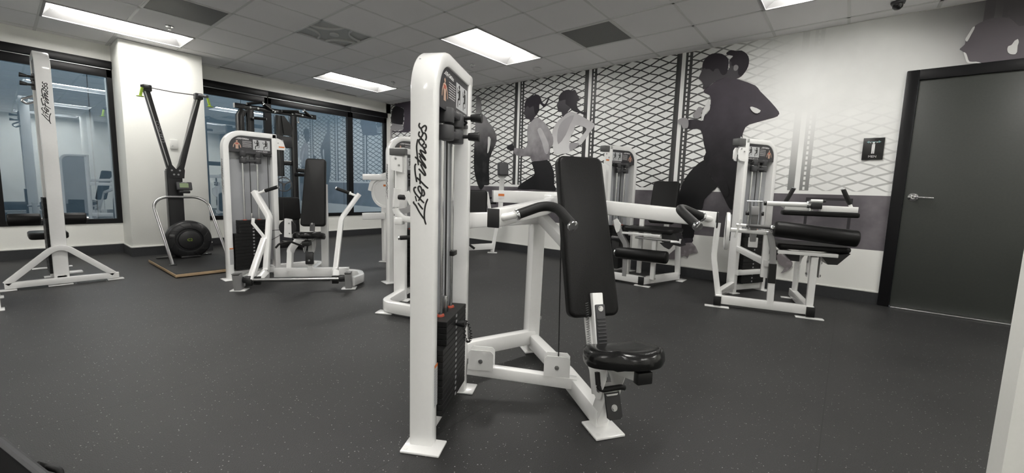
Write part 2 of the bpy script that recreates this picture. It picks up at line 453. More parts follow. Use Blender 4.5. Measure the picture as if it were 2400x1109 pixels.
# lamps
def troffer(x0, y0, x1, y1, label):
    e = empty('ceiling_light', ((x0+x1)/2, (y0+y1)/2, H), label, 'ceiling light', 'recessed fluorescent ceiling lights')
    zc = H
    f = B()
    for (a, b_, c_, d_) in ((x0, y0, x1, y0+0.018), (x0, y1-0.018, x1, y1), (x0, y0+0.018, x0+0.018, y1-0.018), (x1-0.018, y0+0.018, x1, y1-0.018)):
        f.box(((a+c_)/2, (b_+d_)/2, zc), (c_-a, d_-b_, 0.012))
    part('frame', f, 'troffer', e)
    # curved reflector wings along x
    pr = []
    yc = (y0+y1)/2; hw = (y1-y0)/2-0.018
    r_ = B()
    for sgn in (-1, 1):
        prof = []
        for k in range(9):
            t = k/8; yy = yc+sgn*(hw-(hw-0.075)*t); zz = zc+0.004+0.085*math.sin(t*PI/2)
            prof.append((yy, zz))
        vs = []; fs = []
        for (yy, zz) in prof: vs += [(x0+0.018, yy, zz), (x1-0.018, yy, zz)]
        for k in range(8):
            q = (2*k, 2*k+1, 2*k+3, 2*k+2); fs.append(q if sgn > 0 else q[::-1])
        r_.add(vs, fs)
    for xx, sg in ((x0+0.018, 1), (x1-0.018, -1)):   # sloping end plates
        vs = [(xx, yc-hw, zc+0.004), (xx, yc+hw, zc+0.004), (xx+sg*0.05, yc+0.2, zc+0.06), (xx+sg*0.06, yc+0.08, zc+0.09), (xx+sg*0.06, yc-0.08, zc+0.09), (xx+sg*0.05, yc-0.2, zc+0.06)]
        r_.add(vs, [(0, 1, 2, 3, 4, 5) if sg > 0 else (5, 4, 3, 2, 1, 0)])
    part('reflector', r_, 'troffer', e, sharp=60)
    # bowed diffuser
    l_ = B(); vs = []; fs = []; n = 10
    for k in range(n+1):
        a = PI*k/n; yy = yc-0.085*math.cos(a); zz = zc+0.088-0.062*math.sin(a)
        vs += [(x0+0.07, yy, zz), (x1-0.07, yy, zz)]
    for k in range(n): fs.append((2*k, 2*k+2, 2*k+3, 2*k+1))
    c0 = len(vs)
    fs.append(tuple(2*k for k in range(n+1))); fs.append(tuple(2*k+1 for k in range(n, -1, -1)))
    l_.add(vs, fs)
    part('diffuser', l_, 'lens', e, sharp=60)
    h_ = B().box(((x0+x1)/2, yc, zc+0.13), (x1-x0-0.01, y1-y0-0.01, 0.07))
    part('housing', h_, 'troffer', e)
    return e
labs = {(1, 'L'): 'recessed lit ceiling light nearest the white pillar, top left of photo',
        (1, 'R'): 'recessed lit ceiling light in front of the windows, left of the tall white tower',
        (6, 'R'): 'recessed lit ceiling light above the foremost white machine',
        (11, 'R'): 'recessed lit ceiling light cut by the top edge, towards the dark door'}
for q in (1, 6, 11, 15):
    for c_, (a, b_) in (('L', (LX1, LX2)), ('R', (RX1, RX2)), ('F', (FX1, FX2))):
        rowname = {1: 'row nearest the windows', 6: 'second row from the windows', 11: 'third row from the windows', 15: 'row behind the camera'}[q]
        lab = labs.get((q, c_), 'lit ceiling light outside the photo, %s column, %s' % ({'L': 'middle', 'R': 'mural side', 'F': 'far left'}[c_], rowname))
        troffer(a+0.004, yq(q+1)+0.004, b_-0.004, yq(q)-0.004, lab)

# ceiling grilles
b = B()
x0, y0, x1, y1 = DARK
part_e = empty('ceiling_vent', ((x0+x1)/2, (y0+y1)/2, H), 'dark square ceiling air panel beside the top left light', 'ceiling vent')
part('panel', B().box(((x0+x1)/2, (y0+y1)/2, H+0.006), (0.585, 0.585, 0.008)), 'grille', part_e)
part('frame', B().beam([(x0+.012, y0+.012, H), (x1-.012, y0+.012, H), (x1-.012, y1-.012, H), (x0+.012, y1-.012, H)], .02, .006, closed=True, r=.001), 'tbar', part_e)
x0, y0, x1, y1 = GRILLE
e = empty('ceiling_vent', ((x0+x1)/2, (y0+y1)/2, H), 'grey perforated square return grille over the mural wall', 'ceiling vent')
gm = mat('perforated_grille', (0.15, 0.15, 0.15), 0.6)
t = N(gm, 'ShaderNodeTexCoord'); v = N(gm, 'ShaderNodeTexVoronoi'); v.inputs['Scale'].default_value = 110; v.inputs['Randomness'].default_value = 0
L(gm, t.outputs['Object'], v.inputs['Vector'])
rr = N(gm, 'ShaderNodeValToRGB'); rr.color_ramp.elements[0].color = (0.03, 0.03, 0.03, 1); rr.color_ramp.elements[0].position = 0.3
rr.color_ramp.elements[1].color = (0.27, 0.27, 0.265, 1); rr.color_ramp.elements[1].position = 0.4
L(gm, v.outputs['Distance'], rr.inputs[0]); L(gm, rr.outputs[0], bsdf(gm).inputs['Base Color'])
part('grille', B().box(((x0+x1)/2, (y0+y1)/2, H+0.004), (0.585, 0.585, 0.008)), gm, e)
part('frame', B().beam([(x0+.012, y0+.012, H), (x1-.012, y0+.012, H), (x1-.012, y1-.012, H), (x0+.012, y1-.012, H)], .024, .008, closed=True, r=.001), 'tbar', e)
x0, y0, x1, y1 = SWIRL
cx, cy = (x0+x1)/2, (y0+y1)/2
e = empty('ceiling_diffuser', (cx, cy, H), 'square ceiling air diffuser with crossing curved vanes', 'ceiling vent')
part('plate', B().box((cx, cy, H+0.02), (0.59, 0.59, 0.008)), 'swirl', e)
for k, (sx_, sy_) in enumerate(((1, 1), (-1, 1), (-1, -1), (1, -1))):
    p_ = B(); arc = []
    for j in range(9):
        a = R(90*j/8); arc.append((cx+sx_*(0.29-0.24*math.cos(a)), cy+sy_*(0.29-0.24*math.sin(a)), H+0.006))
    p_.beam(arc, 0.012, 0.026, ref=(0, 0, 1), r=0.003)
    part('vane', p_, 'vane', e)
b_ = B().cyl((cx, cy, H-0.004), (cx, cy, H+0.016), 0.05, bev=0.004); part('hub', b_, 'vane', e)
for (xa, xb, yy, lab) in ((2.23, 2.81, 7.46, 'long narrow slot vent in the ceiling right of the white pillar'), (3.88, 4.46, 7.50, 'long narrow slot vent in the ceiling near the far corner')):
    e = empty('slot_vent', ((xa+xb)/2, yy, H), lab, 'ceiling vent')
    part('slot', B().box(((xa+xb)/2, yy, H-0.001), (xb-xa, 0.05, 0.004)), 'black', e)
    part('rim', B().beam([(xa-.01, yy-.03, H-.001), (xb+.01, yy-.03, H-.001), (xb+.01, yy+.03, H-.001), (xa-.01, yy+.03, H-.001)], .01, .006, closed=True, r=.001), 'tbar', e)
for (x, y, lab) in ((1.339, 6.049, 'small chrome fire sprinkler beside the top left ceiling light'), (4.22, 5.982, 'small chrome fire sprinkler past the far ceiling light'), (4.24, 4.199, 'small chrome fire sprinkler right of the tall white tower top')):
    e = empty('sprinkler', (x, y, H), lab, 'sprinkler', 'fire sprinklers')
    part('escutcheon', B().lathe([(0, -0.006), (0.035, -0.005), (0.04, 0.0)], frame(x, y, 0, H)), 'chrome', e)
    part('head', B().cyl((x, y, H-0.035), (x, y, H), 0.007).lathe([(0, -0.038), (0.016, -0.036), (0.016, -0.034), (0, -0.034)], frame(x, y, 0, H)).tube([(x-.01, y, H-.006), (x-.013, y, H-.02), (x, y, H-.035), (x+.013, y, H-.02), (x+.01, y, H-.006)], .003), 'chrome', e)
thing('smoke_detector', B().lathe([(0, -0.035), (0.035, -0.034), (0.055, -0.02), (0.06, 0.0)], frame(4.872, 3.556, 0, H)), 'tbar', 'round pale smoke detector on ceiling near the mural', 'smoke detector')
e = empty('dome_camera', (4.954, -0.167, H), 'small black ceiling camera above the dark door', 'camera')
part('mount', B().lathe([(0, -0.02), (0.045, -0.018), (0.05, 0)], frame(4.954, -0.167, 0, H)), 'dark', e)
part('dome', B().lathe([(0, -0.065), (0.02, -0.06), (0.034, -0.045), (0.038, -0.02)], frame(4.954, -0.167, 0, H)), 'blackmetal', e)

# ---- mural wall (x = W), with the opening of the door
DY0, DY1, DZ = -1.30, -0.388, 2.09     # leaf
struct('wall_right', B().box((W+0.06, (YW+0.1+DY1+0.05)/2, H/2), (0.12, YW+0.1-DY1-0.05, H+0.1)).box((W+0.06, (DY0-0.05+YB)/2, H/2), (0.12, DY0-0.05-YB, H+0.1)).box((W+0.06, (DY0+DY1)/2, (H+0.05+DZ+0.05)/2), (0.12, DY1-DY0+0.1, H-DZ)), 'wall')
e = struct('door_1', B().box((W+0.012, (DY0+DY1)/2, DZ/2+0.006), (0.04, DY1-DY0-0.006, DZ-0.012), bev=0.002), 'doorpaint')
fr = B()
fr.box((W-0.004, DY1+0.042, (DZ+0.09)/2), (0.05, 0.085, DZ+0.09), bev=0.004).box((W-0.004, DY0-0.042, (DZ+0.09)/2), (0.05, 0.085, DZ+0.09), bev=0.004).box((W-0.004, (DY0+DY1)/2, DZ+0.045), (0.05, DY1-DY0, 0.09), bev=0.004)
struct('trim_2', fr, 'frame')
struct('trim_3', B().box((W-0.02, (DY0+DY1)/2, 0.008), (0.10, DY1-DY0-0.01, 0.016), bev=0.004), 'steel')
hb = B(); hy = DY1-0.065; hz = 1.045
rose = B().lathe([(0, -0.03), (0.018, -0.03), (0.02, -0.012), (0.036, -0.006), (0.038, 0.0)], Matrix.Translation((W-0.008, hy, hz)) @ Matrix.Rotation(R(90), 4, 'Y'))
o = part('door_handle', rose.tube([(W-0.03, hy, hz), (W-0.06, hy, hz), (W-0.065, hy-0.03, hz), (W-0.055, hy-0.13, hz-0.004)], 0.010, fil=0.015), 'chrome'); o['kind'] = 'structure'; o.parent = e

# baseboards with a pale cap
bb = B(); cp = B()
def base_run(x0, y0, x1, y1, nx, ny, name):
    M_ = B()
    M_.box(((x0+x1)/2+nx*0.006, (y0+y1)/2+ny*0.006, 0.057), (abs(x1-x0)+0.012*abs(nx), abs(y1-y0)+0.012*abs(ny), 0.114))
    struct(name, M_, 'base')
    c = B().box(((x0+x1)/2+nx*0.008, (y0+y1)/2+ny*0.008, 0.122), (abs(x1-x0)+0.016*abs(nx), abs(y1-y0)+0.016*abs(ny), 0.016), bev=0.004)
    return c
c1 = base_run(W, DY1+0.085, W, YW, -1, 0, 'baseboard_right'); struct('trim_4', c1, 'trim')

# ---- window wall (y = YW)
PX0, PX1, PY = 1.055, 1.905, 7.09      # pillar
SILL = 0.40; TOP = 2.50
struct('wall_back', B().box(((XL+W)/2, YW+0.10, SILL/2), (W-XL+0.3, 0.20, SILL)).box(((XL+W)/2, YW+0.10, (H+TOP)/2+0.1), (W-XL+0.3, 0.20, H-TOP+0.2)), 'wall')
struct('wall_pillar', B().box(((PX0+PX1)/2, (PY+YW+0.15)/2, H/2), (PX1-PX0, YW+0.15-PY, H), bev=0.006), 'wall')
for nm, a in (('baseboard_back_left', (XL, YW, PX0, YW, 0, -1)), ('baseboard_back_right', (PX1, YW, W, YW, 0, -1)), ('baseboard_pillar', (PX0-0.012, PY, PX1+0.012, PY, 0, -1))):
    c = base_run(*a, nm); struct('trim_'+str({'baseboard_back_left': 5, 'baseboard_back_right': 6, 'baseboard_pillar': 7}[nm]), c, 'trim')
struct('baseboard_pillar_side', B().box((PX0-0.006, (PY+YW)/2, 0.057), (0.012, YW-PY, 0.114)), 'base')
struct('trim_8', B().box((PX0-0.008, (PY+YW)/2, 0.122), (0.016, YW-PY, 0.016), bev=0.004), 'trim')
struct('baseboard_pillar_right', B().box((PX1+0.006, (PY+YW)/2, 0.057), (0.012, YW-PY, 0.114)), 'base')

def glass_mat():
    m = bpy.data.materials.new('window_glass'); m.use_nodes = True; nt_ = m.node_tree
    nt_.nodes.remove(nt_.nodes['Principled BSDF'])
    out = nt_.nodes['Material Output']
    g = nt_.nodes.new('ShaderNodeBsdfGlossy'); g.inputs['Roughness'].default_value = 0.0; g.inputs['Color'].default_value = (0.93, 0.97, 1.0, 1)
    t_ = nt_.nodes.new('ShaderNodeBsdfTransparent'); t_.inputs['Color'].default_value = (0.72, 0.80, 0.86, 1)
    lw = nt_.nodes.new('ShaderNodeFresnel'); lw.inputs['IOR'].default_value = 1.45
    mp = nt_.nodes.new('ShaderNodeMath'); mp.operation = 'MULTIPLY_ADD'; mp.inputs[1].default_value = 1.0; mp.inputs[2].default_value = GLASS
    nt_.links.new(lw.outputs[0], mp.inputs[0])
    mx = nt_.nodes.new('ShaderNodeMixShader'); nt_.links.new(mp.outputs[0], mx.inputs[0])
    nt_.links.new(t_.outputs[0], mx.inputs[1]); nt_.links.new(g.outputs[0], mx.inputs[2]); nt_.links.new(mx.outputs[0], out.inputs[0])
    return m
GLASS = 0.30
MT['glass'] = glass_mat()
wins = [(-2.55, -1.27), (-1.27, 0.0), (0.0, PX0), (PX1, 2.925), (2.925, 4.39), (4.39, 5.20)]
for i, (a, b_) in enumerate(wins):
    f = B(); cx = (a+b_)/2; w_ = b_-a; yy = YW+0.03
    f.box((cx, yy, SILL+0.03), (w_, 0.08, 0.06)).box((cx, yy, TOP-0.03), (w_, 0.08, 0.06))
    f.box((a+0.025, yy, (SILL+TOP)/2), (0.05, 0.08, TOP-SILL-0.12)).box((b_-0.025, yy, (SILL+TOP)/2), (0.05, 0.08, TOP-SILL-0.12))
    # roller-blind cassette and rail at the head
    fo = struct('window_%d' % (i+1), f, 'frame')
    hd = B().box((cx, YW-0.02, TOP-0.055), (w_, 0.06, 0.09), bev=0.004).box((cx, YW+0.005, TOP-0.16), (w_, 0.03, 0.10), bev=0.003)
    o = part('blind_cassette', hd, 'frame'); o['kind'] = 'structure'; o.parent = fo
    o = part('blind_rail', B().box((cx, YW-0.018, TOP-0.107), (w_-0.02, 0.012, 0.008)), 'steel'); o['kind'] = 'structure'; o.parent = fo
    o = part('pane', B().box((cx, yy, (SILL+TOP)/2), (w_-0.1, 0.006, TOP-SILL-0.12)), 'glass'); o['kind'] = 'structure'; o.parent = fo
# solid wall between the last window and the mural corner, and left of the first window
struct('wall_corner', B().box(((5.20+W+0.1)/2, YW+0.1, H/2), (W+0.1-5.20, 0.2, H)), 'wall')
struct('wall_corner_left', B().box(((XL-0.1-2.55)/2, YW+0.1, H/2), (-2.55-XL+0.1, 0.2, H)), 'wall')
# other walls of the room (seen in the window reflections)
struct('wall_left', B().box((XL-0.06, (YB+YW)/2, H/2), (0.12, YW-YB+0.2, H+0.1)), 'wall')
struct('wall_front', B().box(((XL+W)/2, YB-0.06, H/2), (W-XL+0.2, 0.12, H+0.1)), 'wall')
# end of the partition wall beside the camera
pv = Vector((2.265, -0.495, 0)).normalized()
ex, ey = 1.78*pv.x, 1.78*pv.y
struct('wall_partition', B().box((ex-0.06, ey-0.7, H/2), (0.12, 1.4, H)), 'wall')

# ---- outside: narrow alley with a concrete wall
cm_ = mat('exterior_concrete', (0.30, 0.36, 0.40), 0.8)
noisy(cm_, 9, 0.35, (0.34, 0.375, 0.39), (0.46, 0.49, 0.505), bump=0.4, detail=8)
ew = B()
for k in range(-4, 9):
    ew.box((-0.55+1.02*k, 9.15, 1.5), (1.008, 0.12, 4.6), bev=0.004)
struct('wall_outside', ew, cm_)
struct('ground_outside', B().box((1.5, 8.5, -0.5), (14, 1.3, 0.1)), cm_)
MUR = {
 'man_head': [(1.437,2.236),(1.46,2.254),(1.454,2.298),(1.49,2.348),(1.507,2.36),(1.514,2.371),(1.491,2.428),(1.48,2.472),(1.479,2.531),(1.454,2.582),(1.409,2.619),(1.353,2.627),(1.277,2.606),(1.218,2.557),(1.201,2.511),(1.209,2.44),(1.203,2.372),(1.237,2.338),(1.328,2.311),(1.382,2.269)],
 'man_hair': [(1.477,2.471),(1.478,2.536),(1.454,2.582),(1.409,2.619),(1.353,2.627),(1.277,2.606),(1.218,2.557),(1.201,2.511),(1.201,2.439),(1.213,2.383),(1.249,2.369),(1.279,2.402),(1.301,2.445),(1.339,2.45),(1.356,2.423),(1.397,2.459),(1.436,2.465),(1.456,2.478)],
 'boy_head': [(1.201,2.338),(1.234,2.357),(1.238,2.377),(1.216,2.412),(1.186,2.442),(1.197,2.515),(1.164,2.558),(1.111,2.558),(1.048,2.538),(1.005,2.437),(1.041,2.349),(1.082,2.317),(1.144,2.306)],
 'boy_hair': [(1.197,2.52),(1.172,2.54),(1.165,2.567),(1.22,2.586),(1.232,2.612),(1.188,2.633),(1.133,2.614),(1.08,2.609),(1.024,2.562),(0.997,2.502),(1.0,2.427),(1.029,2.366),(1.07,2.334),(1.095,2.366),(1.099,2.414),(1.12,2.455),(1.147,2.455),(1.17,2.463),(1.173,2.502)],
 'boy_ear': [(1.144,2.421),(1.142,2.457),(1.121,2.463),(1.1,2.447),(1.098,2.419),(1.115,2.399),(1.134,2.402)],
 'man_ear': [(1.335,2.401),(1.338,2.436),(1.311,2.446),(1.288,2.423),(1.285,2.384),(1.304,2.362)],
 'torso': [(1.442,2.231),(1.382,2.269),(1.328,2.311),(1.248,2.354),(1.163,2.328),(1.072,2.296),(0.914,2.214),(0.862,2.147),(0.761,2.033),(0.67,1.914),(0.671,1.877),(0.709,1.853),(0.935,1.799),(0.982,1.745),(0.995,1.683),(0.992,1.644),(1.01,1.675),(1.026,1.542),(1.014,1.226),(1.035,0.967),(1.032,0.851),(1.069,0.873),(1.135,0.994),(1.203,1.117),(1.267,1.194),(1.354,1.367),(1.387,1.438),(1.365,1.508),(1.395,1.603),(1.425,1.745),(1.421,1.707),(1.446,1.775),(1.482,1.788),(1.594,1.795),(1.606,1.895),(1.52,1.899),(1.439,1.877),(1.414,1.931),(1.361,1.997),(1.36,2.117),(1.379,2.164),(1.434,2.195)],
 'arm_gap': [(0.941,1.976),(0.92,1.986),(0.836,1.938),(0.867,1.908),(0.911,1.931)],
 'fist': [(1.599,1.801),(1.646,1.804),(1.665,1.847),(1.703,1.866),(1.716,1.904),(1.665,1.926),(1.613,1.922),(1.585,1.883),(1.583,1.821)],
 'rear_fist': [(1.506,1.908),(1.533,1.941),(1.531,1.972),(1.508,2.0),(1.481,2.039),(1.441,2.024),(1.447,1.974),(1.467,1.915)],
 'white_shirt': [(1.437,1.882),(1.443,1.933),(1.429,2.003),(1.399,2.061),(1.372,2.118),(1.354,2.011),(1.388,1.969),(1.413,1.921),(1.419,1.875)],
 'legs': [(1.373,1.422),(1.336,1.32),(1.267,1.194),(1.203,1.117),(1.27,1.045),(1.338,0.955),(1.348,0.859),(1.396,0.726),(1.422,0.561),(1.432,0.478),(1.549,0.458),(1.575,0.631),(1.621,0.778),(1.645,0.877),(1.626,1.06),(1.573,1.208),(1.488,1.329)],
 'tights_shade': [(1.354,1.367),(1.203,1.303),(1.086,1.088),(1.087,1.003),(1.137,1.01),(1.203,1.117),(1.284,1.225)],
 'shoe': [(1.711,0.193),(1.711,0.236),(1.652,0.303),(1.56,0.389),(1.436,0.428),(1.366,0.336),(1.372,0.311),(1.456,0.284),(1.476,0.231),(1.518,0.26),(1.628,0.203)],
 'ankle': [(1.55,0.466),(1.432,0.478),(1.443,0.419),(1.511,0.383),(1.552,0.39)],
 'rear_shoe': [(0.555,0.379),(0.522,0.402),(0.475,0.389),(0.44,0.347),(0.408,0.328),(0.408,0.278),(0.445,0.222),(0.504,0.191),(0.47,0.251),(0.528,0.289)],
 'rear_leg': [(1.028,1.226),(0.973,1.227),(0.878,1.048),(0.773,0.888),(0.693,0.714),(0.615,0.542),(0.555,0.43),(0.524,0.36),(0.571,0.324),(0.671,0.447),(0.787,0.586),(0.935,0.757),(1.025,0.852)],
 'w1_head': [(3.985,2.097),(4.057,2.111),(4.065,2.159),(4.112,2.195),(4.087,2.24),(4.089,2.304),(4.068,2.381),(3.98,2.441),(3.882,2.454),(3.812,2.423),(3.799,2.344),(3.823,2.224),(3.839,2.163),(3.887,2.12),(3.953,2.047)],
 'w1_hair': [(4.085,2.296),(4.068,2.381),(3.98,2.441),(3.882,2.457),(3.823,2.447),(3.782,2.404),(3.75,2.332),(3.701,2.296),(3.666,2.346),(3.604,2.422),(3.646,2.328),(3.69,2.265),(3.728,2.261),(3.798,2.321),(3.804,2.237),(3.83,2.17),(3.869,2.158),(3.891,2.214),(3.914,2.294),(3.983,2.27),(4.024,2.305),(4.064,2.278)],
 'w1_hoodie': [(3.959,2.048),(3.847,2.117),(3.748,2.07),(3.629,1.962),(3.527,1.795),(3.531,1.681),(3.575,1.637),(3.577,1.482),(3.624,1.468),(3.907,1.45),(3.931,1.53),(4.084,1.534),(4.222,1.554),(4.284,1.614),(4.269,1.671),(4.152,1.658),(4.038,1.662),(4.001,1.749),(4.016,1.861),(4.011,1.988)],
 'w1_fist': [(4.278,1.63),(4.365,1.641),(4.421,1.668),(4.401,1.717),(4.325,1.731),(4.316,1.763),(4.286,1.713),(4.269,1.671)],
 'w1_hoodie_light': [(3.819,1.928),(3.762,1.955),(3.68,1.842),(3.596,1.684),(3.609,1.56),(3.667,1.578),(3.722,1.72),(3.786,1.848)],
 'w1_legs': [(3.907,1.445),(3.624,1.471),(3.524,1.357),(3.482,1.249),(3.474,1.094),(3.451,1.001),(3.838,1.016),(4.179,1.016),(4.067,1.126),(3.877,1.225),(3.849,1.281),(3.894,1.393)],
 'w2_head': [(3.378,2.078),(3.399,2.154),(3.454,2.162),(3.471,2.213),(3.487,2.274),(3.453,2.33),(3.447,2.396),(3.379,2.447),(3.292,2.458),(3.229,2.415),(3.196,2.281),(3.243,2.199),(3.285,2.159),(3.326,2.104)],
 'w2_hair': [(3.453,2.323),(3.447,2.396),(3.379,2.45),(3.292,2.461),(3.239,2.438),(3.188,2.446),(3.15,2.384),(3.103,2.293),(3.145,2.276),(3.131,2.188),(3.052,2.123),(2.994,2.118),(3.0,2.076),(3.085,2.112),(3.154,2.132),(3.224,2.168),(3.261,2.215),(3.334,2.266),(3.337,2.325),(3.408,2.318)],
 'w2_top': [(3.396,1.554),(3.497,1.557),(3.532,1.711),(3.549,1.865),(3.516,1.954),(3.448,2.039),(3.378,2.078),(3.275,2.143),(3.153,2.118),(2.98,2.024),(2.879,1.966),(2.845,1.922),(2.92,1.827),(3.028,1.689),(3.094,1.662),(3.13,1.693),(3.003,1.832),(2.973,1.888),(3.041,1.928),(3.152,1.943),(3.174,1.872),(3.237,1.757),(3.233,1.668),(3.228,1.579),(3.297,1.551)],
 'w2_hand': [(3.094,1.655),(3.07,1.683),(3.13,1.701),(3.225,1.698),(3.24,1.639),(3.211,1.586),(3.143,1.62)],
 'w2_shade': [(3.426,1.963),(3.323,2.059),(3.186,2.092),(3.248,1.965),(3.311,1.821),(3.43,1.692),(3.455,1.829)],
 'left_man': [(5.138,2.566),(5.084,2.559),(5.028,2.506),(5.009,2.312),(4.981,2.262),(4.913,2.218),(4.83,2.107),(4.736,2.024),(4.654,1.868),(4.675,1.737),(4.798,1.521),(4.803,1.259),(4.797,1.074),(4.904,1.062),(4.983,0.981),(5.069,1.08),(5.16,1.34),(5.166,1.738),(5.148,2.13)],
 'left_man_gap': [(4.844,1.879),(4.782,1.837),(4.815,1.647),(4.854,1.609),(4.845,1.744)],
 'left_leg': [(5.168,1.619),(5.051,1.418),(5.04,1.04),(5.152,1.018)],
 'far_hair': [(7.584,2.326),(7.598,2.39),(7.57,2.513),(7.53,2.603),(7.424,2.639),(7.268,2.593),(7.166,2.553),(7.166,2.431),(7.191,2.266),(7.268,2.256),(7.517,2.298)],
 'far_body': [(7.517,2.298),(7.268,2.256),(7.191,2.22),(7.196,2.144),(7.558,2.151),(7.545,2.024),(7.64,1.966),(7.724,1.81),(7.709,1.969),(7.64,2.141),(7.571,2.262)],
 'far_panel': [(7.423,2.685),(6.632,2.684),(6.628,2.129),(7.531,2.118),(7.545,2.154),(7.191,2.143),(7.166,2.553),(7.268,2.593),(7.41,2.63)],
 'far_thigh': [(7.889,2.213),(7.846,2.202),(7.806,2.006),(7.737,1.875),(7.746,1.778),(7.848,1.976),(7.889,2.108)],
 'big_head': [(-0.68,2.195),(-0.665,2.216),(-0.655,2.25),(-0.645,2.289),(-0.617,2.316),(-0.619,2.324),(-0.644,2.354),(-0.646,2.391),(-0.661,2.447),(-0.687,2.494),(-0.715,2.515),(-0.764,2.535),(-0.818,2.534),(-0.855,2.524),(-0.885,2.508),(-0.913,2.472),(-0.937,2.441),(-0.963,2.441),(-1.053,2.427),(-1.102,2.289),(-1.166,2.001),(-0.96,2.04),(-0.779,2.15),(-0.758,2.175),(-0.726,2.196)],
 'big_rim': [(-0.68,2.195),(-0.665,2.216),(-0.655,2.25),(-0.643,2.29),(-0.66,2.276),(-0.672,2.242),(-0.687,2.205),(-0.725,2.198),(-0.757,2.183),(-0.779,2.153),(-0.768,2.153),(-0.751,2.173),(-0.726,2.189)],
 'big_rim2': [(-0.642,2.392),(-0.649,2.417),(-0.661,2.447),(-0.676,2.486),(-0.687,2.492),(-0.686,2.468),(-0.672,2.423),(-0.663,2.393),(-0.654,2.374)],
 'big_ear': [(-0.891,2.275),(-0.894,2.292),(-0.911,2.299),(-0.925,2.33),(-0.94,2.34),(-0.948,2.313),(-0.945,2.288),(-0.947,2.237),(-0.94,2.222),(-0.915,2.226),(-0.897,2.245)],
 'big_neck': [(-0.87,2.154),(-0.893,2.169),(-0.921,2.174),(-0.94,2.161),(-0.948,2.152),(-0.906,2.148)],
}
# ------------------------------------------------------------------ printed mural on the right wall
class X:
    """tiny expression builder on math nodes"""
    def __init__(s, m, sock): s.m = m; s.s = sock
    def op(s, o, b=None, c=None, clamp=False):
        n = N(s.m, 'ShaderNodeMath'); n.operation = o; n.use_clamp = clamp
        L(s.m, s.s, n.inputs[0])
        for i, q in ((1, b), (2, c)):
            if q is None: continue
            if isinstance(q, X): L(s.m, q.s, n.inputs[i])
            else: n.inputs[i].default_value = q
        return X(s.m, n.outputs[0])
    def __add__(s, b): return s.op('ADD', b)
    def __sub__(s, b): return s.op('SUBTRACT', b)
    def __mul__(s, b): return s.op('MULTIPLY', b)
    def __lt__(s, b): return s.op('LESS_THAN', b)
    def __gt__(s, b): return s.op('GREATER_THAN', b)
    def sub_from(s, k): return s.op('MULTIPLY_ADD', -1.0, k)
    def abs(s): return s.op('ABSOLUTE')
    def mx(s, b): return s.op('MAXIMUM', b)
    def mn(s, b): return s.op('MINIMUM', b)
    def smooth(s, a, b):
        n = N(s.m, 'ShaderNodeMapRange'); n.interpolation_type = 'SMOOTHSTEP'
        L(s.m, s.s, n.inputs[0]); n.inputs[1].default_value = a; n.inputs[2].default_value = b
        return X(s.m, n.outputs[0])

def mixc(m, fac, a, b):
    n = N(m, 'ShaderNodeMix'); n.data_type = 'RGBA'
    if isinstance(fac, X): L(m, fac.s, n.inputs[0])
    else: n.inputs[0].default_value = fac
    for i, q in ((6, a), (7, b)):
        if isinstance(q, tuple): n.inputs[i].default_value = (*q, 1)
        else: L(m, q, n.inputs[i])
    return n.outputs[2]

mm = mat('printed_mural', (0.8, 0.8, 0.8), 0.42, spec=0.3)
t_ = N(mm, 'ShaderNodeNewGeometry'); s_ = N(mm, 'ShaderNodeSeparateXYZ'); L(mm, t_.outputs['Position'], s_.inputs[0])
Y = X(mm, s_.outputs['Y']); Z = X(mm, s_.outputs['Z'])
# expanded metal lattice: 0.24 m wide, 0.094 m high diamonds with bowed strands
u = (Y - 0.19)*(1/0.12); v = (Z - 1.179)*(1/0.0478)
bow = u.op('MULTIPLY', PI).op('COSINE')*0.10
v = v + bow
def strand(e, wdt):
    q = e.op('PINGPONG', 1.0)          # 0 on the strand lines
    return q.smooth(wdt+0.06, wdt-0.06)
a_ = strand((u + v)*1.0, 0.20); b2_ = strand((u - v)*1.0, 0.155)
lat = a_.mx(b2_)
lat = lat*(Z > 1.085)
# fence posts every 1.27 m
py = (Y - 0.524)*(1/1.255)
fl = py.op('FLOOR'); pr_ = (py - fl)*1.255        # distance above the post's left edge, wraps
q = pr_.sub_from(1.255)                           # distance to the right of the post edge (decreasing y)
post = (q < 0.06)
gap = (q > 0.06)*(q < 0.105)
strip = (q > 0.105)*(q < 0.185)
hole = ((q - 0.142).abs() < 0.009)*((Z*(1/0.052)).op('FRACT') < 0.62)
ink = lat*(q > 0.185)
ink = ink.mx(post).mx(strip*(hole.sub_from(1.0)))
ink = ink*(Z > 1.085)
# the print fades out around a bright glow and towards the right
dy = (Y - 0.36)*1.0; dz = (Z - 2.2)*1.0
rad = (dy*dy + dz*dz).op('SQRT')
fade = rad.smooth(0.25, 1.25)
topr = ((Y*-1.0)+(Z*0.9)).smooth(2.05, 1.30)     # nothing printed top right
dark = Y.smooth(0.3, 1.7)
strength = (dark*0.50 + 0.45)*fade*topr
strength = strength.mx((Y > 1.75)*0.97)
strength = strength.mx((q < 0.185)*(Y < 0.7)*0.80*fade)
ink = ink*strength
nz = N(mm, 'ShaderNodeTexNoise'); nz.inputs['Scale'].default_value = 3.0; nz.inputs['Detail'].default_value = 6
L(mm, t_.outputs['Position'], nz.inputs['Vector'])
fieldc = mixc(mm, X(mm, nz.outputs['Fac']).smooth(0.3, 0.7), (0.80, 0.805, 0.79), (0.86, 0.865, 0.85))
c1_ = mixc(mm, ink, fieldc, (0.022, 0.022, 0.023))
# grey backdrop behind the big portrait
pg = ((Y*-1.0)+(Z - 2.1)*0.5).smooth(0.25, 1.15)*(Z > 1.9)
c2_ = mixc(mm, pg, c1_, (0.085, 0.078, 0.085))
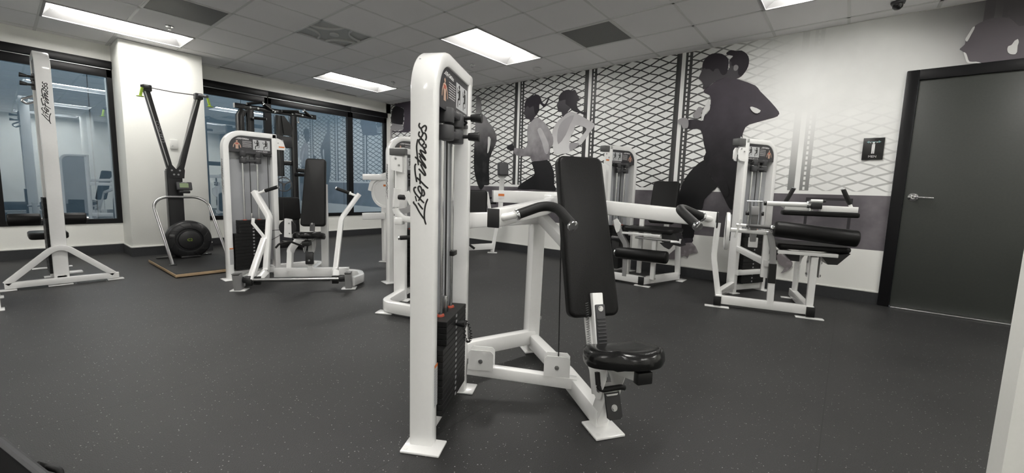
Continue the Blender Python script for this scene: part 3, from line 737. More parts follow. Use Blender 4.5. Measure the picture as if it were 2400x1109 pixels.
# purple grey band
band = (Z > 0.525)*(Z < 1.05)
bandc = mixc(mm, X(mm, nz.outputs['Fac']).smooth(0.35, 0.75), (0.085, 0.078, 0.088), (0.19, 0.175, 0.19))
c3_ = mixc(mm, band, c2_, bandc)
low = (Z < 0.525)
c4_ = mixc(mm, low, c3_, (0.85, 0.85, 0.82))
# printed window-like outlines inside the band, right end
ry = (Y - 0.16).abs(); rz = (Z - 0.80).abs()
ring = ((ry < 0.19)*(rz < 0.215))*(((ry < 0.165)*(rz < 0.19)).sub_from(1.0))*(X(mm, Y.s) < 0.5)
c5_ = mixc(mm, ring, c4_, (0.03, 0.028, 0.032))
L(mm, c5_, bsdf(mm).inputs['Base Color'])

mural = empty('wall_mural', (W-0.004, 3.6, 0.13), 'black and white printed mural of runners before a mesh fence, covering the right wall', 'mural')
Y0m = DY1+0.086
mb = B().box((W-0.003, (Y0m+YW-0.002)/2, (0.131+H-0.001)/2), (0.004, YW-0.002-Y0m, H-0.132))
mb.box((W-0.003, (Y0m+YB)/2, (DZ+0.092+H-0.001)/2), (0.004, Y0m-YB, H-DZ-0.093))
part('printed_backdrop', mb, mm, mural)

def shade(name, c1, c2, z0, z1, rough=0.42, ny=0.0, n=0.5):
    """printed tone running from c1 (low) to c2 (high) with a little cloudiness"""
    m = mat(name, c1, rough, spec=0.25)
    g = N(m, 'ShaderNodeNewGeometry'); s2 = N(m, 'ShaderNodeSeparateXYZ'); L(m, g.outputs['Position'], s2.inputs[0])
    z = X(m, s2.outputs['Z'])
    if ny: z = z + X(m, s2.outputs['Y'])*ny
    tn = N(m, 'ShaderNodeTexNoise'); tn.inputs['Scale'].default_value = 7; tn.inputs['Detail'].default_value = 4
    L(m, g.outputs['Position'], tn.inputs['Vector'])
    f = z.smooth(z0, z1) + (X(m, tn.outputs['Fac']) - 0.5)*n
    L(m, mixc(m, f.op('ADD', 0.0, clamp=True), c1, c2), bsdf(m).inputs['Base Color'])
    return m
K1 = (0.012, 0.011, 0.013); K2 = (0.045, 0.040, 0.050)
MT['m_body'] = shade('print_dark_body', K1, (0.085, 0.075, 0.090), 0.9, 2.2, ny=-0.25)
MT['m_black'] = shade('print_black', (0.010, 0.010, 0.011), (0.022, 0.020, 0.024), 0.8, 2.4)
MT['m_hair'] = shade('print_hair', (0.018, 0.016, 0.020), (0.040, 0.035, 0.043), 2.1, 2.5)
MT['m_face'] = shade('print_dark_face', (0.040, 0.036, 0.043), (0.085, 0.080, 0.088), 2.1, 2.35)
MT['m_grey'] = shade('print_mid_grey', (0.16, 0.15, 0.16), (0.30, 0.29, 0.30), 0.3, 1.8)
MT['m_hoodie'] = shade('print_hoodie', (0.13, 0.12, 0.13), (0.33, 0.32, 0.33), 1.3, 2.1, n=1.4)
MT['m_light'] = shade('print_light', (0.50, 0.50, 0.50), (0.70, 0.70, 0.69), 1.0, 1.9)
MT['m_top'] = shade('print_pale_top', (0.62, 0.62, 0.62), (0.42, 0.41, 0.42), 1.5, 2.1)
MT['m_soft'] = shade('print_soft_light', (0.30, 0.29, 0.30), (0.46, 0.45, 0.46), 1.4, 2.0, n=1.2)
MT['m_shade'] = shade('print_soft_shade', (0.26, 0.25, 0.26), (0.34, 0.33, 0.34), 1.4, 2.1)
MT['m_shoe'] = shade('print_shoe', (0.20, 0.18, 0.19), (0.60, 0.58, 0.59), 0.35, 0.55, n=2.6)
MT['m_leftman'] = shade('print_left_runner', (0.012, 0.012, 0.013), (0.23, 0.22, 0.23), 1.5, 2.35)
MT['m_panel'] = shade('print_purple_panel', (0.040, 0.034, 0.045), (0.085, 0.072, 0.092), 1.6, 2.6)
MT['m_big'] = shade('print_big_head', (0.125, 0.112, 0.125), (0.052, 0.046, 0.056), -0.1, -0.55, ny=1.0)
def fig(name, items, label):
    """one printed figure: first outline is the figure, the others sit a hair in front of it as its details"""
    root = None; lay = 0
    for key, mt_, nm in items:
        poly = MUR[key]; b = B()
        x = W-0.0065-0.0012*lay
        # prism plane: local x -> world y, local y -> world z, thickness towards -x
        M_ = Matrix(((0, 0, 1, x-0.0012), (1, 0, 0, 0), (0, 1, 0, 0), (0, 0, 0, 1)))
        b.prism([(max(p[0], YB), min(p[1], H-0.002)) for p in smooth_poly(poly)], 0.0012, M_)
        if root is None: root = part(nm, b, mt_, mural, label=label)
        else: part(nm, b, mt_, root)
        lay += 1
def smooth_poly(p):
    v = [Vector((a, b, 0)) for a, b in p]; out = []; n = len(v)
    for i in range(n):
        a, b, c, d = v[i-1], v[i], v[(i+1) % n], v[(i+2) % n]
        for j in range(2):
            t = j/2
            q = 0.5*((2*b)+(c-a)*t+(2*a-5*b+4*c-d)*t*t+(3*b-a-3*c+d)*t*t*t)
            if j and (b-c).length < 0.02: continue
            out.append((q.x, q.y))
    return out
fig('left', [('left_man', 'm_leftman', 'runner_figure'), ('left_man_gap', 'm_light', 'elbow_gap')], 'shadowy printed runner at the left, seen beside the tall white tower')
fig('w2', [('w2_head', 'm_face', 'runner_figure'), ('w2_top', 'm_top', 'long_sleeve_top'), ('w2_shade', 'm_shade', 'shading'), ('w2_hair', 'm_hair', 'ponytail_hair'), ('w2_hand', 'm_grey', 'hand')], 'printed woman runner in a pale long sleeved top')
fig('w1', [('w1_legs', 'm_black', 'runner_figure'), ('w1_head', 'm_face', 'head'), ('w1_hoodie', 'm_hoodie', 'hoodie'), ('w1_hoodie_light', 'm_soft', 'highlight'), ('w1_hair', 'm_hair', 'ponytail_hair'), ('w1_fist', 'm_hair', 'fist')], 'printed woman runner in a grey hoodie')
fig('man', [('torso', 'm_body', 'runner_figure'), ('boy_head', 'm_face', 'head'), ('boy_hair', 'm_hair', 'hair'), ('boy_ear', 'm_grey', 'ear'), ('man_head', 'm_face', 'head'), ('man_hair', 'm_hair', 'hair'), ('man_ear', 'm_face', 'ear'),
            ('rear_leg', 'm_black', 'leg'), ('legs', 'm_black', 'leg'), ('tights_shade', 'm_body', 'shorts_panel'), ('ankle', 'm_face', 'ankle'), ('shoe', 'm_shoe', 'shoe'), ('rear_shoe', 'm_shoe', 'shoe'),
            ('rear_fist', 'm_grey', 'fist'), ('fist', 'm_grey', 'fist'), ('white_shirt', 'm_light', 'shirt'), ('arm_gap', 'm_light', 'elbow_gap')], 'large dark printed man running in profile, mid stride')
fig('far', [('far_panel', 'm_panel', 'runner_figure'), ('far_body', 'm_grey', 'back'), ('far_hair', 'm_black', 'hair'), ('far_thigh', 'm_grey', 'arm')], 'printed figure with dark hair by a purple panel, far corner')
fig('big', [('big_head', 'm_big', 'portrait'), ('big_rim', 'm_light', 'chin_highlight'), ('big_rim2', 'm_light', 'brow_highlight'), ('big_ear', 'm_light', 'ear'), ('big_neck', 'm_light', 'neck_highlight')], 'large grey printed profile of a woman above the door')

# men's room sign
e = empty('restroom_sign', (W-0.012, -0.132, 1.39), 'black square MEN sign with weightlifter pictogram, beside the door', 'sign')
part('plate', B().box((W-0.014, -0.132, 1.493), (0.010, 0.155, 0.206), bev=0.002), 'ink', e)
SM = Matrix(((0, 0, -1, W-0.0198), (-1, 0, 0, -0.132), (0, 1, 0, 1.493), (0, 0, 0, 1)))
pb = B()
pb.prism([(-.012, .045), (.012, .045), (.011, -.045), (.002, -.045), (0, -.01), (-.002, -.045), (-.011, -.045)], .0006, SM)
pb.prism([(-.012, .045), (-.006, .030), (-.026, .066), (-.031, .063)], .0006, SM).prism([(.012, .045), (.006, .030), (.026, .066), (.031, .063)], .0006, SM)
pb.lathe([(0, .0007), (.0085, .0007)], SM @ Matrix.Translation((0, .055, 0)), n=14)
part('pictogram', pb, 'print_white', e)
bb_ = B().prism([(-.052, .066), (.052, .066), (.052, .063), (-.052, .063)], .0005, SM)
for sx_ in (-1, 1):
    bb_.prism([(sx_*.034, .074), (sx_*.039, .074), (sx_*.039, .055), (sx_*.034, .055)], .0005, SM).prism([(sx_*.042, .070), (sx_*.046, .070), (sx_*.046, .059), (sx_*.042, .059)], .0005, SM)
MT['cyan'] = mat('pale_cyan_print', (0.35, 0.60, 0.62), 0.5)
part('barbell', bb_, 'cyan', e)
part('lettering', text_b(B(), 'MEN', 0.030, SM @ Matrix.Translation((0, -.082, 0.0006))), 'print_white', e)
# ------------------------------------------------------------------ weight towers
LOGO = [  # pen strokes of the tower logo in 1/100 of its length: x along the word, y up
 [(100.4,1.5),(98.6,2.5),(96.7,2.2),(95.3,0.3),(97.1,-2.0),(97.8,-3.8),(96.3,-5.0),(93.9,-4.7),(92.1,-3.7)],
 [(92.2,1.7),(90.4,2.7),(88.1,2.5),(86.6,0.6),(88.1,-0.8),(90.0,-1.6),(90.8,-3.2),(89.0,-4.7),(86.1,-5.1),(83.5,-4.1)],
 [(95.1,0.3),(92.0,-0.8),(90.0,-2.0)],
 [(78.7,-0.8),(81.0,-3.0),(82.7,-2.5),(84.4,-0.8),(84.8,1.4),(82.7,2.5),(79.8,1.1),(77.1,-2.0),(76.5,-4.2),(78.0,-5.0),(80.4,-4.1)],
 [(86.6,0.6),(84.5,-0.8)],
 [(71.2,2.7),(67.7,-0.8),(64.0,-4.7)],
 [(64.0,-4.7),(66.9,-3.2),(70.0,-0.8),(74.1,1.5)],
 [(74.3,1.7),(73.3,-0.8),(70.7,-5.0)],
 [(70.7,-5.0),(73.6,-4.0),(76.7,-2.0)],
 [(67.5,6.6),(64.6,3.1),(60.8,-0.8),(56.2,-5.1)],
 [(56.2,-5.1),(59.9,-3.6),(63.4,-0.8),(68.5,1.9)],
 [(84.8,3.6),(77.9,4.9),(70.0,4.3),(59.2,2.9)],
 [(55.9,2.7),(52.4,-0.8),(48.9,-4.1)],
 [(48.9,-4.1),(50.9,-4.4),(55.9,-1.6),(60.3,0.7)],
 [(60.6,5.3),(58.3,6.7),(51.2,6.2),(46.5,5.3),(42.6,4.7)],
 [(47.2,4.7),(44.4,1.5),(41.5,-1.6),(38.6,-4.7),(36.6,-7.5)],
 [(51.3,1.5),(46.0,1.1),(40.5,1.1)],
 [(37.2,5.0),(37.0,7.0),(34.6,7.6),(31.1,5.8),(26.4,1.5),(21.9,-3.3)],
 [(23.9,2.7),(28.8,-0.0),(32.7,-1.0),(37.0,-0.0),(38.6,1.8),(37.0,3.2),(33.9,2.3),(29.9,-0.8),(29.2,-2.5),(31.1,-3.6),(34.1,-2.8),(35.7,-1.4)],
 [(21.9,3.3),(18.6,0.7),(15.5,-2.0)],
 [(28.6,6.1),(23.4,4.7)],
 [(23.1,7.4),(21.7,7.9),(19.0,5.4),(12.3,1.5),(5.1,-4.0)],
 [(0.3,-5.4),(5.3,-3.8),(12.3,-3.6),(20.2,-4.7),(26.3,-7.1)]]
def logo_b(b, M, length, thick=1.0):
    """the word laid along +x of M from 0 to length, tops towards +y, in the xy plane"""
    k = length/100.0
    for st in LOGO:
        b.ribbon([(x*k, y*k) for x, y in st], 1.75*k*thick, M, smooth=3)
    return b

def small_text_lines(b, M, x0, y0, x1, n, dy, h):
    """rows of tiny dashes, print too small to read"""
    for i in range(n):
        x = x0
        while x < x1-0.004:
            wd = random.uniform(0.004, 0.011); wd = min(wd, x1-x)
            b.quad(x, y0-i*dy-h/2, x+wd, y0-i*dy+h/2, M); x += wd+0.0025

def person_icon(b, M, x, y, s, seated=True):
    b.lathe([(0, 0), (0.007*s, 0)], M @ Matrix.Translation((x, y+0.034*s, 0)), n=10)
    b.prism([(x-.008*s, y+.026*s), (x+.008*s, y+.026*s), (x+.006*s, y-.004*s), (x-.006*s, y-.004*s)], .0003, M)
    b.ribbon([(x, y-.002*s), (x-.014*s, y-.006*s), (x-.015*s, y-.028*s)], .006*s, M, z_=.0002)
    b.ribbon([(x-.004*s, y+.022*s), (x-.018*s, y+.014*s), (x-.020*s, y+.030*s)], .004*s, M, z_=.0003)
    b.ribbon([(x+.010*s, y+.030*s), (x+.011*s, y-.012*s), (x-.002*s, y-.016*s)], .003*s, M, z_=.0001)

def tower(root, M, Wd=0.50, Ht=1.515, D=0.095, T=0.052, flip=False, word='', stack_top=0.607, rods=True, band=0.0, logo='left', big_label=True, logo_z=0.868, front_pin=True, label_front=True):
    """arch frame in local x (0..Wd), front at y = 0, back at y = D. flip mirrors it so that the round corner is on the right"""
    MF = M @ Matrix(((-1, 0, 0, Wd), (0, 1, 0, 0), (0, 0, 1, 0), (0, 0, 0, 1))) if flip else M
    RC = 0.15
    f = B(MF)
    f.beam([(T/2, D/2, 0.01), (T/2, D/2, Ht-T/2), (Wd, D/2, Ht-T/2)], D, T, ref=(0.707, 0, -0.707) if False else (0, 1, 0), fil=RC-T/2) if False else None
    pts = fillet([(T/2, D/2, 0.008), (T/2, D/2, Ht-T/2), (Wd-0.004, D/2, Ht-T/2)], RC, n=12)
    f.beam(pts, T, D, ref=(0, 1, 0), r=0.009)
    part('arch_frame', f, 'white', root)
    f2 = B(MF).beam([(Wd-T/2, D/2, 0.008), (Wd-T/2, D/2, Ht-0.004)], T, D, ref=(0, 1, 0), r=0.009)
    part('upright', f2, 'white', root)
    fb = B(MF).box((Wd/2, D/2, 0.055), (Wd-2*T+0.01, 0.05, 0.06), bev=0.005)
    part('cross_beam', fb, 'white', root)
    for xx, sg in ((T/2, -1), (Wd-T/2, 1)):
        ft = B(MF)
        ft.box((xx+sg*0.022, D/2-0.012, 0.005), (0.10, D+0.06, 0.010), bev=0.004)
        ft.cyl((xx+sg*0.055, D+0.0, 0.009), (xx+sg*0.055, D+0.0, 0.0115), 0.007)
        part('foot_plate', ft, 'white', root)
    # placard with the curved corner
    zt = Ht-T+0.002; zb = zt-0.165; x0 = T-0.002; x1 = Wd-T+0.002; rc = RC-T/2-0.006
    poly = [(x0, zb), (x1, zb), (x1, zt)]
    for k in range(9):
        a = R(90+90*k/8); poly.append((x0+rc+rc*math.cos(a), zt-rc+rc*math.sin(a)))
    PM = MF @ Matrix(((1, 0, 0, 0), (0, 0, -1, 0.012), (0, 1, 0, 0), (0, 0, 0, 1)))   # local z -> front
    pl = part('placard', B().prism(poly, 0.004, PM), 'placard', root)
    # print is never mirrored: place it in an unflipped frame
    PM2 = M @ Matrix(((1, 0, 0, 0), (0, 0, -1, 0.0076), (0, 1, 0, 0), (0, 0, 0, 1)))
    def fx(x): return Wd-x if flip else x
    ix0, ix1 = (0.270, 0.432) if not flip else (Wd-0.432, Wd-0.270)
    g = B().quad(ix0, zb+0.034, ix1, zt-0.028, PM2); part('picture_panel', g, 'print_light', pl)
    g = B(); hx = (ix0+ix1)/2
    for q in (-0.038, 0.042): person_icon(g, PM2 @ Matrix.Translation((0, 0, .0004)), hx+q, (zb+zt)/2-0.004, 1.35)
    part('exercise_picture', g, 'ink', pl)
    g = B(); lx = fx(0.115) if not flip else fx(0.25)
    logo_b(g, PM2 @ Matrix.Translation((lx, zt-0.030, 0)), 0.12, 1.2)
    small_text_lines(g, PM2, *((0.175, zt-0.052, 0.258) if not flip else (fx(0.258), zt-0.052, fx(0.175))), 7, 0.0095, 0.003)
    if word: text_b(g, word, 0.019, PM2 @ Matrix.Translation((hx, zb+0.012, 0)))
    part('placard_print', g, 'print_grey' if False else 'print_white', pl)
    cx = fx(0.125); cz = zb+0.070; g = B()
    g.prism([(cx-.013, cz-.038), (cx+.013, cz-.038), (cx+.012, cz-.012), (cx+.020, cz+.020), (cx+.004, cz+.028), (cx-.004, cz+.028), (cx-.020, cz+.020), (cx-.012, cz-.012)], .0005, PM2)
    g.ribbon([(cx-.018, cz+.016), (cx-.029, cz-.004), (cx-.033, cz-.026)], .008, PM2, z_=.0005).ribbon([(cx+.018, cz+.016), (cx+.029, cz-.004), (cx+.033, cz-.026)], .008, PM2, z_=.0005)
    g.lathe([(0, .0005), (.0085, .0005)], PM2 @ Matrix.Translation((cx, cz+.037, 0)), n=12)
    part('body_diagram', g, 'skin', pl)
    g = B().prism([(cx-.013, cz+.020), (cx+.013, cz+.020), (cx+.010, cz+.006), (cx-.010, cz+.006)], .0009, PM2)
    part('muscle_highlight', g, 'muscle', pl)
    # rear shroud
    part('shroud', B(M).box((Wd/2, D-0.018, (0.16+zt)/2), (Wd-2*T+0.004, 0.006, zt-0.16)), 'shroud', root)
    # guide rods, cable, crosshead
    r_ = B(MF)
    for xx in (0.177, 0.312): r_.cyl((xx, 0.035, 0.08), (xx, 0.035, Ht-0.2), 0.0105)
    part('guide_rods', r_, 'chrome', root)
    c_ = B(MF).cyl((0.242, 0.035, stack_top+0.06), (0.242, 0.035, Ht-0.25), 0.0035, n=8)
    part('cable', c_, 'ink', root)
    part('cable_socket', B(MF).cyl((0.242, 0.035, stack_top-0.002), (0.242, 0.035, stack_top+0.07), 0.012, bev=0.002), 'steel', root)
    hd = B(MF); zc = Ht-0.262
    for xx in (0.177, 0.312):
        hd.cyl((xx, 0.02, zc+0.004), (xx, 0.02, zc+0.062), 0.033, bev=0.005)
        hd.cyl((xx, 0.02, zc-0.062), (xx, 0.02, zc-0.004), 0.033, bev=0.005)
    hd.box((0.245, 0.012, zc+0.045), (0.145, 0.035, 0.026), bev=0.005).box((0.245, 0.012, zc-0.035), (0.145, 0.035, 0.026), bev=0.005)
    part('crosshead', hd, 'dark', root)
    hook = B(MF).box((0.405, 0.012, Ht-0.235), (0.075, 0.02, 0.018), bev=0.004).tube([(0.38, 0.0, Ht-0.235), (0.362, -0.012, Ht-0.228), (0.355, 0.0, Ht-0.215)], 0.005)
    part('cable_hook', hook, 'ink', root)
    # weight stack: 15 plates, the lower ones wider
    st = B(MF); n = 15; zb_ = 0.10; hh = (stack_top-zb_)/n
    for i in range(n):
        wide = i < 11
        xa = 0.062 if wide else 0.105
        st.box(((xa+0.385)/2, 0.036, zb_+hh*(i+0.5)), (0.385-xa, 0.108, hh-0.0016), bev=0.0015, seg=1)
    sp_ = part('weight_stack', st, 'stack', root)
    hl = B(MF)
    for i in range(n): hl.box((0.235, -0.0185, zb_+hh*(i+0.5)), (0.016, 0.002, hh*0.42))
    part('pin_holes', hl, 'print_grey', sp_)
    rg = B(MF)
    for xx in (0.177, 0.312): rg.lathe([(0.0105, stack_top+0.007), (0.017, stack_top+0.006), (0.019, stack_top-0.001)], Matrix.Translation((xx, 0.035, 0)), n=20)
    part('rod_bumpers', rg, 'red', root)
    # side logo on the outer face of the round-cornered upright
    if logo:
        LM = MF @ Matrix(((0, 0, -1, -0.0006), (0, 1, 0, 0.050), (1, 0, 0, logo_z), (0, 0, 0, 1)))
        if flip: LM = MF @ Matrix(((0, 0, -1, -0.0006), (0, -1, 0, 0.05), (1, 0, 0, logo_z), (0, 0, 0, 1)))
        part('logo', logo_b(B(), LM, 0.36), 'ink', root)
    if label_front:
        q = B(M if not flip else M).box((0.033 if not flip else Wd-0.033, -0.0006, 0.245), (0.034, 0.0006, 0.17)); wl = part('warning_label', q, 'print_light', root)
        tl = B(); LM = M @ Matrix(((1, 0, 0, 0), (0, 0, -1, -0.0013), (0, 1, 0, 0), (0, 0, 0, 1)))
        lx = 0.033 if not flip else Wd-0.033
        small_text_lines(tl, LM, lx-0.015, 0.305, lx+0.015, 14, 0.0105, 0.0035)
        part('label_print', tl, 'print_grey', wl)
        part('label_header', B().quad(lx-0.017, 0.318, lx+0.017, 0.33, LM), 'orange', wl)
    return PM2

def bolt(b, p, d, r=0.009, h=0.007):
    p = Vector(p); d = Vector(d).normalized()
    b.cyl(p, p+d*h*0.35, r*1.35, n=14); b.cyl(p+d*h*0.3, p+d*h, r, n=6); return b

def grip(b_rod, b_grip, p0, p1, r=0.0165, rod=0.011):
    pass

def seat_pad(root, M, w_=0.30, l_=0.30, t_=0.065, name='seat'):
    """saddle-like seat: M has x right, y towards the front, z up"""
    b = B(); nx, ny = 14, 14; vs = []; fs = []
    def half(v):   # half width along the seat, narrow nose at the front
        return w_/2*(1-0.28*max(0, v)**2)
    top = []
    for j in range(ny+1):
        v = -1+2*j/ny
        for i in range(nx+1):
            u_ = -1+2*i/nx
            # squircle remap for round corners
            uu = u_*math.sqrt(max(0, 1-0.42*v*v)) if abs(v) > 0 else u_
            vv = v*math.sqrt(max(0, 1-0.42*u_*u_))
            x = uu*half(v)*1.12; y = vv*l_/2*1.12
            e = max(abs(u_), abs(v))
            z = t_ - 0.020*max(0, (e-0.72)/0.28)**2 + 0.010*(u_*u_)*(0.6-0.4*v) - 0.012*math.exp(-((v-0.2)**2)*4)*(1-u_*u_)
            top.append((x, y, z))
    vs = top[:]; k = (nx+1)
    for j in range(ny):
        for i in range(nx): a = j*k+i; fs.append((a, a+1, a+1+k, a+k))
    rim = [i for i in range(nx+1)] + [j*k+nx for j in range(1, ny+1)] + [ny*k+i for i in range(nx-1, -1, -1)] + [j*k for j in range(ny-1, 0, -1)]
    prev = rim; n_r = len(rim)
    cx = sum(top[i][0] for i in rim)/n_r; cy = sum(top[i][1] for i in rim)/n_r
    for (sc, z) in ((1.025, t_-0.035), (1.02, 0.014), (0.97, 0.0)):
        base_i = len(vs)
        for i in rim: vs.append((cx+(top[i][0]-cx)*sc, cy+(top[i][1]-cy)*sc, z))
        cur = list(range(base_i, base_i+n_r))
        for a in range(n_r):
            b2 = (a+1) % n_r; fs.append((prev[b2], prev[a], cur[a], cur[b2]))
        prev = cur
    fs.append(tuple(reversed(prev)) if False else tuple(prev[::-1]))
    b.add(vs, fs, M)
    return part(name, b, 'seat_vinyl', root, sharp=60)
# ------------------------------------------------------------------ shoulder press machine, nearest
def user_frame(cx, cy, dx, dy):
    """x: to the photo-right side, y: towards the back, z up; a = -y is the way the user faces"""
    d = Vector((dx, dy, 0)).normalized(); p = Vector((-d.y, d.x, 0))
    return Matrix(((p.x, -d.x, 0, cx), (p.y, -d.y, 0, cy), (0, 0, 1, 0), (0, 0, 0, 1)))

root = empty('shoulder_press_machine', (1.4, 1.15, 0), 'tall white shoulder press machine nearest the camera, black back pad and seat', 'gym machine')
TM = frame(0.989, 1.158, 29.6)
tower(root, TM, word='SHOULDER PRESS', stack_top=0.475)
U = user_frame(1.545, 0.71, -0.557, -0.830)      # (s, -a, z)
# crosshead knobs of this tower
kb = B(TM)
for zz, xx in ((1.305, 0.35), (1.222, 0.315)):
    kb.cyl((xx, -0.005, zz), (xx, -0.045, zz), 0.008).cyl((xx, -0.035, zz), (xx, -0.085, zz), 0.016, 0.021, bev=0.003)
part('adjuster_knobs', kb, 'black', root)
# selector pin with coiled cord
pin = B(TM).cyl((0.242, -0.018, 0.425), (0.242, -0.06, 0.425), 0.011, 0.016, bev=0.003)
pp = part('selector_pin', pin, 'black', root)
cd = B(TM); q = []
for k in range(161):
    a = 2*PI*k/160*16; t = k/160; bx = 0.242+0.045*math.sin(t*PI*1.9); bz = 0.45-0.10*math.sin(t*PI)
    q.append((bx+0.005*math.cos(a), -0.055-0.02*math.sin(t*PI)+0.005*math.sin(a), bz))
part('coil_cord', cd.tube(q, 0.0022, n=6), 'ink', pp)
part('cable_clip', B(TM).box((0.30, 0.02, 0.722), (0.05, 0.02, 0.022), bev=0.003), 'ink', root)
# base: post, two legs, cross bar and gusset plates
b = B(U)
b.beam([(0, 0.93, 0.01), (0, 0.885, 0.95)], 0.075, 0.10, ref=(0, 1, 0), r=0.008)
part('post', b, 'white', root)
b = B(U).beam([(0, 0.90, 0.075), (0, 0.38, 0.075), (0, 0.02, 0.045)], 0.06, 0.085, ref=(0, 0, 1), fil=0.2, r=0.008)
part('seat_beam', b, 'white', root)
b = B(U).box((0, 0.015, 0.006), (0.135, 0.135, 0.011), bev=0.004).box((0, 0.93, 0.006), (0.11, 0.12, 0.011), bev=0.004)
for sx_ in (-.045, .045): b.cyl((sx_, -0.025, 0.01), (sx_, -0.025, 0.0125), 0.008)
part('foot_plate', b, 'white', root)
b = B(U).beam([(0, 0.055, 0.03), (0, -0.015, 0.20)], 0.055, 0.065, ref=(0, 1, 0), r=0.006)
part('seat_post', b, 'white', root)
# curved beam from the tower back to the post, straight bar from the tower to the seat beam
Ui = U.inverted()
def tw(x, y, z): return TM @ Vector((x, y, z))
def uw(s, a, z): return U @ Vector((s, -a, z))
b = B().beam([tw(0.50, 0.03, 0.125), tw(0.68, 0.10, 0.125), uw(0, -0.90, 0.10)], 0.055, 0.085, fil=0.25, r=0.007)
part('floor_beam', b, 'white', root)
b = B().beam([tw(0.495, -0.005, 0.115), uw(0.0, -0.28, 0.085)], 0.045, 0.055, r=0.005)
part('floor_beam', b, 'white', root)
for (P, Q, nm) in ((tw(0.49, -0.035, 0), tw(0.63, -0.0, 0), 1), (uw(-0.15, -0.315, 0), uw(-0.02, -0.27, 0), 2)):
    pass
va = tw(0.495, -0.005, 0); vb = uw(0.0, -0.28, 0); dv = (vb-va).normalized(); nv = Vector((dv.y, -dv.x, 0))
gb = B(); gbl = B()
for (t0, t1, side) in ((0.005, 0.115, 0.026), (0.005, 0.115, -0.026), (0.335, 0.445, 0.026), (0.335, 0.445, -0.026)):
    Ln = (vb-va).length; t0 *= Ln/0.475; t1 *= Ln/0.475
    M_ = basis(va+nv*side, dv, (0, 0, 1))
    poly = [(t0, 0.12), (t1, 0.12), (t1, 0.205), (t1-.014, 0.22), (t0+.014, 0.22), (t0, 0.205)]
    gb.prism(poly, 0.006, M_ @ Matrix.Translation((0, 0, -0.003)))
    if side > 0: bolt(gbl, va+dv*((t0+t1)/2)+nv*(side+0.003)+Vector((0, 0, 0.165)), nv, 0.008)
part('gusset_plates', gb, 'white', root); part('gusset_bolts', gbl, 'steel', root)
b = B().beam([tw(0.50, 0.03, 0.845), tw(0.60, 0.03, 0.845), uw(-0.02, -0.86, 0.845)], 0.05, 0.075, fil=0.2, r=0.006)
part('cross_tube', b, 'white', root)
b = B(U).beam([(0, 0.86, 0.86), (0.03, 0.42, 0.70), (0.0, 0.22, 0.62)], 0.05, 0.06, r=0.006)
b.beam([(0, 0.22, 0.60), (0, 0.06, 0.14)], 0.05, 0.055, ref=(0, 1, 0), r=0.006)
part('pad_support', b, 'white', root)
b = B(U); bolt(b, (0.055, 0.885, 0.79), (1, -0.6, 0)); bolt(b, (0.04, 0.88, 0.22), (1, -0.6, 0)); bolt(b, (-0.032, 0.905, 0.8), (-1, 0, 0))
part('post_bolts', b, 'steel', root)
# press arms meeting behind the pad
ar = B(U)
for sg in (-1, 1):
    ar.beam([(sg*0.50, 0.015, 0.900), (sg*0.165, 0.352, 0.930), (sg*0.035, 0.60, 0.942)], 0.045, 0.068, fil=0.25, r=0.007)
ar.box((0, 0.66, 0.945), (0.13, 0.28, 0.075), bev=0.008)
arm = part('press_arm', ar, 'white', root)
b = B(U)
for sg in (-1, 1): b.box((sg*0.5045, 0.0105, 0.8995), (0.05, 0.006, 0.07), bev=0.003, rot=Matrix.Rotation(sg*R(45), 4, 'Z'))
part('end_cap', b, 'black', arm)
for sg in (-1, 1):
    hb_ = B(U).tube([(sg*0.485, 0.02, 0.902), (sg*0.462, 0.018, 0.903), (sg*0.40, 0.005, 0.917)], 0.0135).lathe([(0, 0), (0, 0)], n=3)
    part('handle_stub', hb_, 'white', arm)
    gp = fillet([(sg*0.412, 0.006, 0.914), (sg*0.275, -0.02+0.03, 0.962), (sg*0.262, -0.145, 0.888)], 0.085, n=10)
    gb_ = B(U).tube(gp, 0.0185, n=18)
    h_ = part('hand_grip', gb_, 'rubber', arm)
    a0 = Vector(gp[0]); a1 = Vector(gp[1]); dd = (a0-a1).normalized(); e0 = Vector(gp[-1]); e1 = (e0-Vector(gp[-2])).normalized()
    part('grip_end', B(U).cyl(e0-e1*0.004, e0+e1*0.010, 0.0195, bev=0.004).cyl(a0-dd*0.002, a0+dd*0.010, 0.0205, bev=0.002), 'chrome', h_)
LBM = U @ Matrix(((1, 0, 0, 0), (0, 1, 0, 0), (0, 0, 1, 0.932), (0, 0, 0, 1)))
b = B().prism([(-0.30, 0.80), (-0.02, 0.60), (0.16, 0.66), (0.16, 0.93), (-0.27, 0.95)], 0.066, LBM, bev=0.003)
part('lever_box', b, 'white', arm)
part('lever_slot', B(U).box((0.03, 0.80, 0.9985), (0.20, 0.018, 0.002), bev=0.0005), 'ink', arm)
LM = U @ basis((-0.30, 0.80, 0.965), (0.28, -0.20, 0), (0, 0, 1))
lb = part('warning_label', B().quad(0.03, -.013, 0.065, .015, LM, .002), 'print_white', arm)
part('label_header', B().quad(0.03, .002, 0.065, .015, LM, .003), 'orange', lb)
# back pad
bd = Vector((0, 0.23, 0.72)).normalized()
PMx = U @ basis((0, 0.235, 0.818), (1, 0, 0), (0, bd.y, bd.z))      # z = x cross y points to the front
b = B(); b.pad(0.245, 0.745, 0.058, PMx @ Matrix.Translation((0, 0, -0.058)), rc=0.035, re=0.018, dome=0.004, taper=0.94)
part('back_pad', b, 'vinyl', root, sharp=60)
part('pad_board', B().box((0, 0, -0.064), (0.21, 0.68, 0.012), bev=0.004, rot=None).__class__(PMx).box((0, 0, -0.064), (0.21, 0.68, 0.012), bev=0.004), 'ink', root)
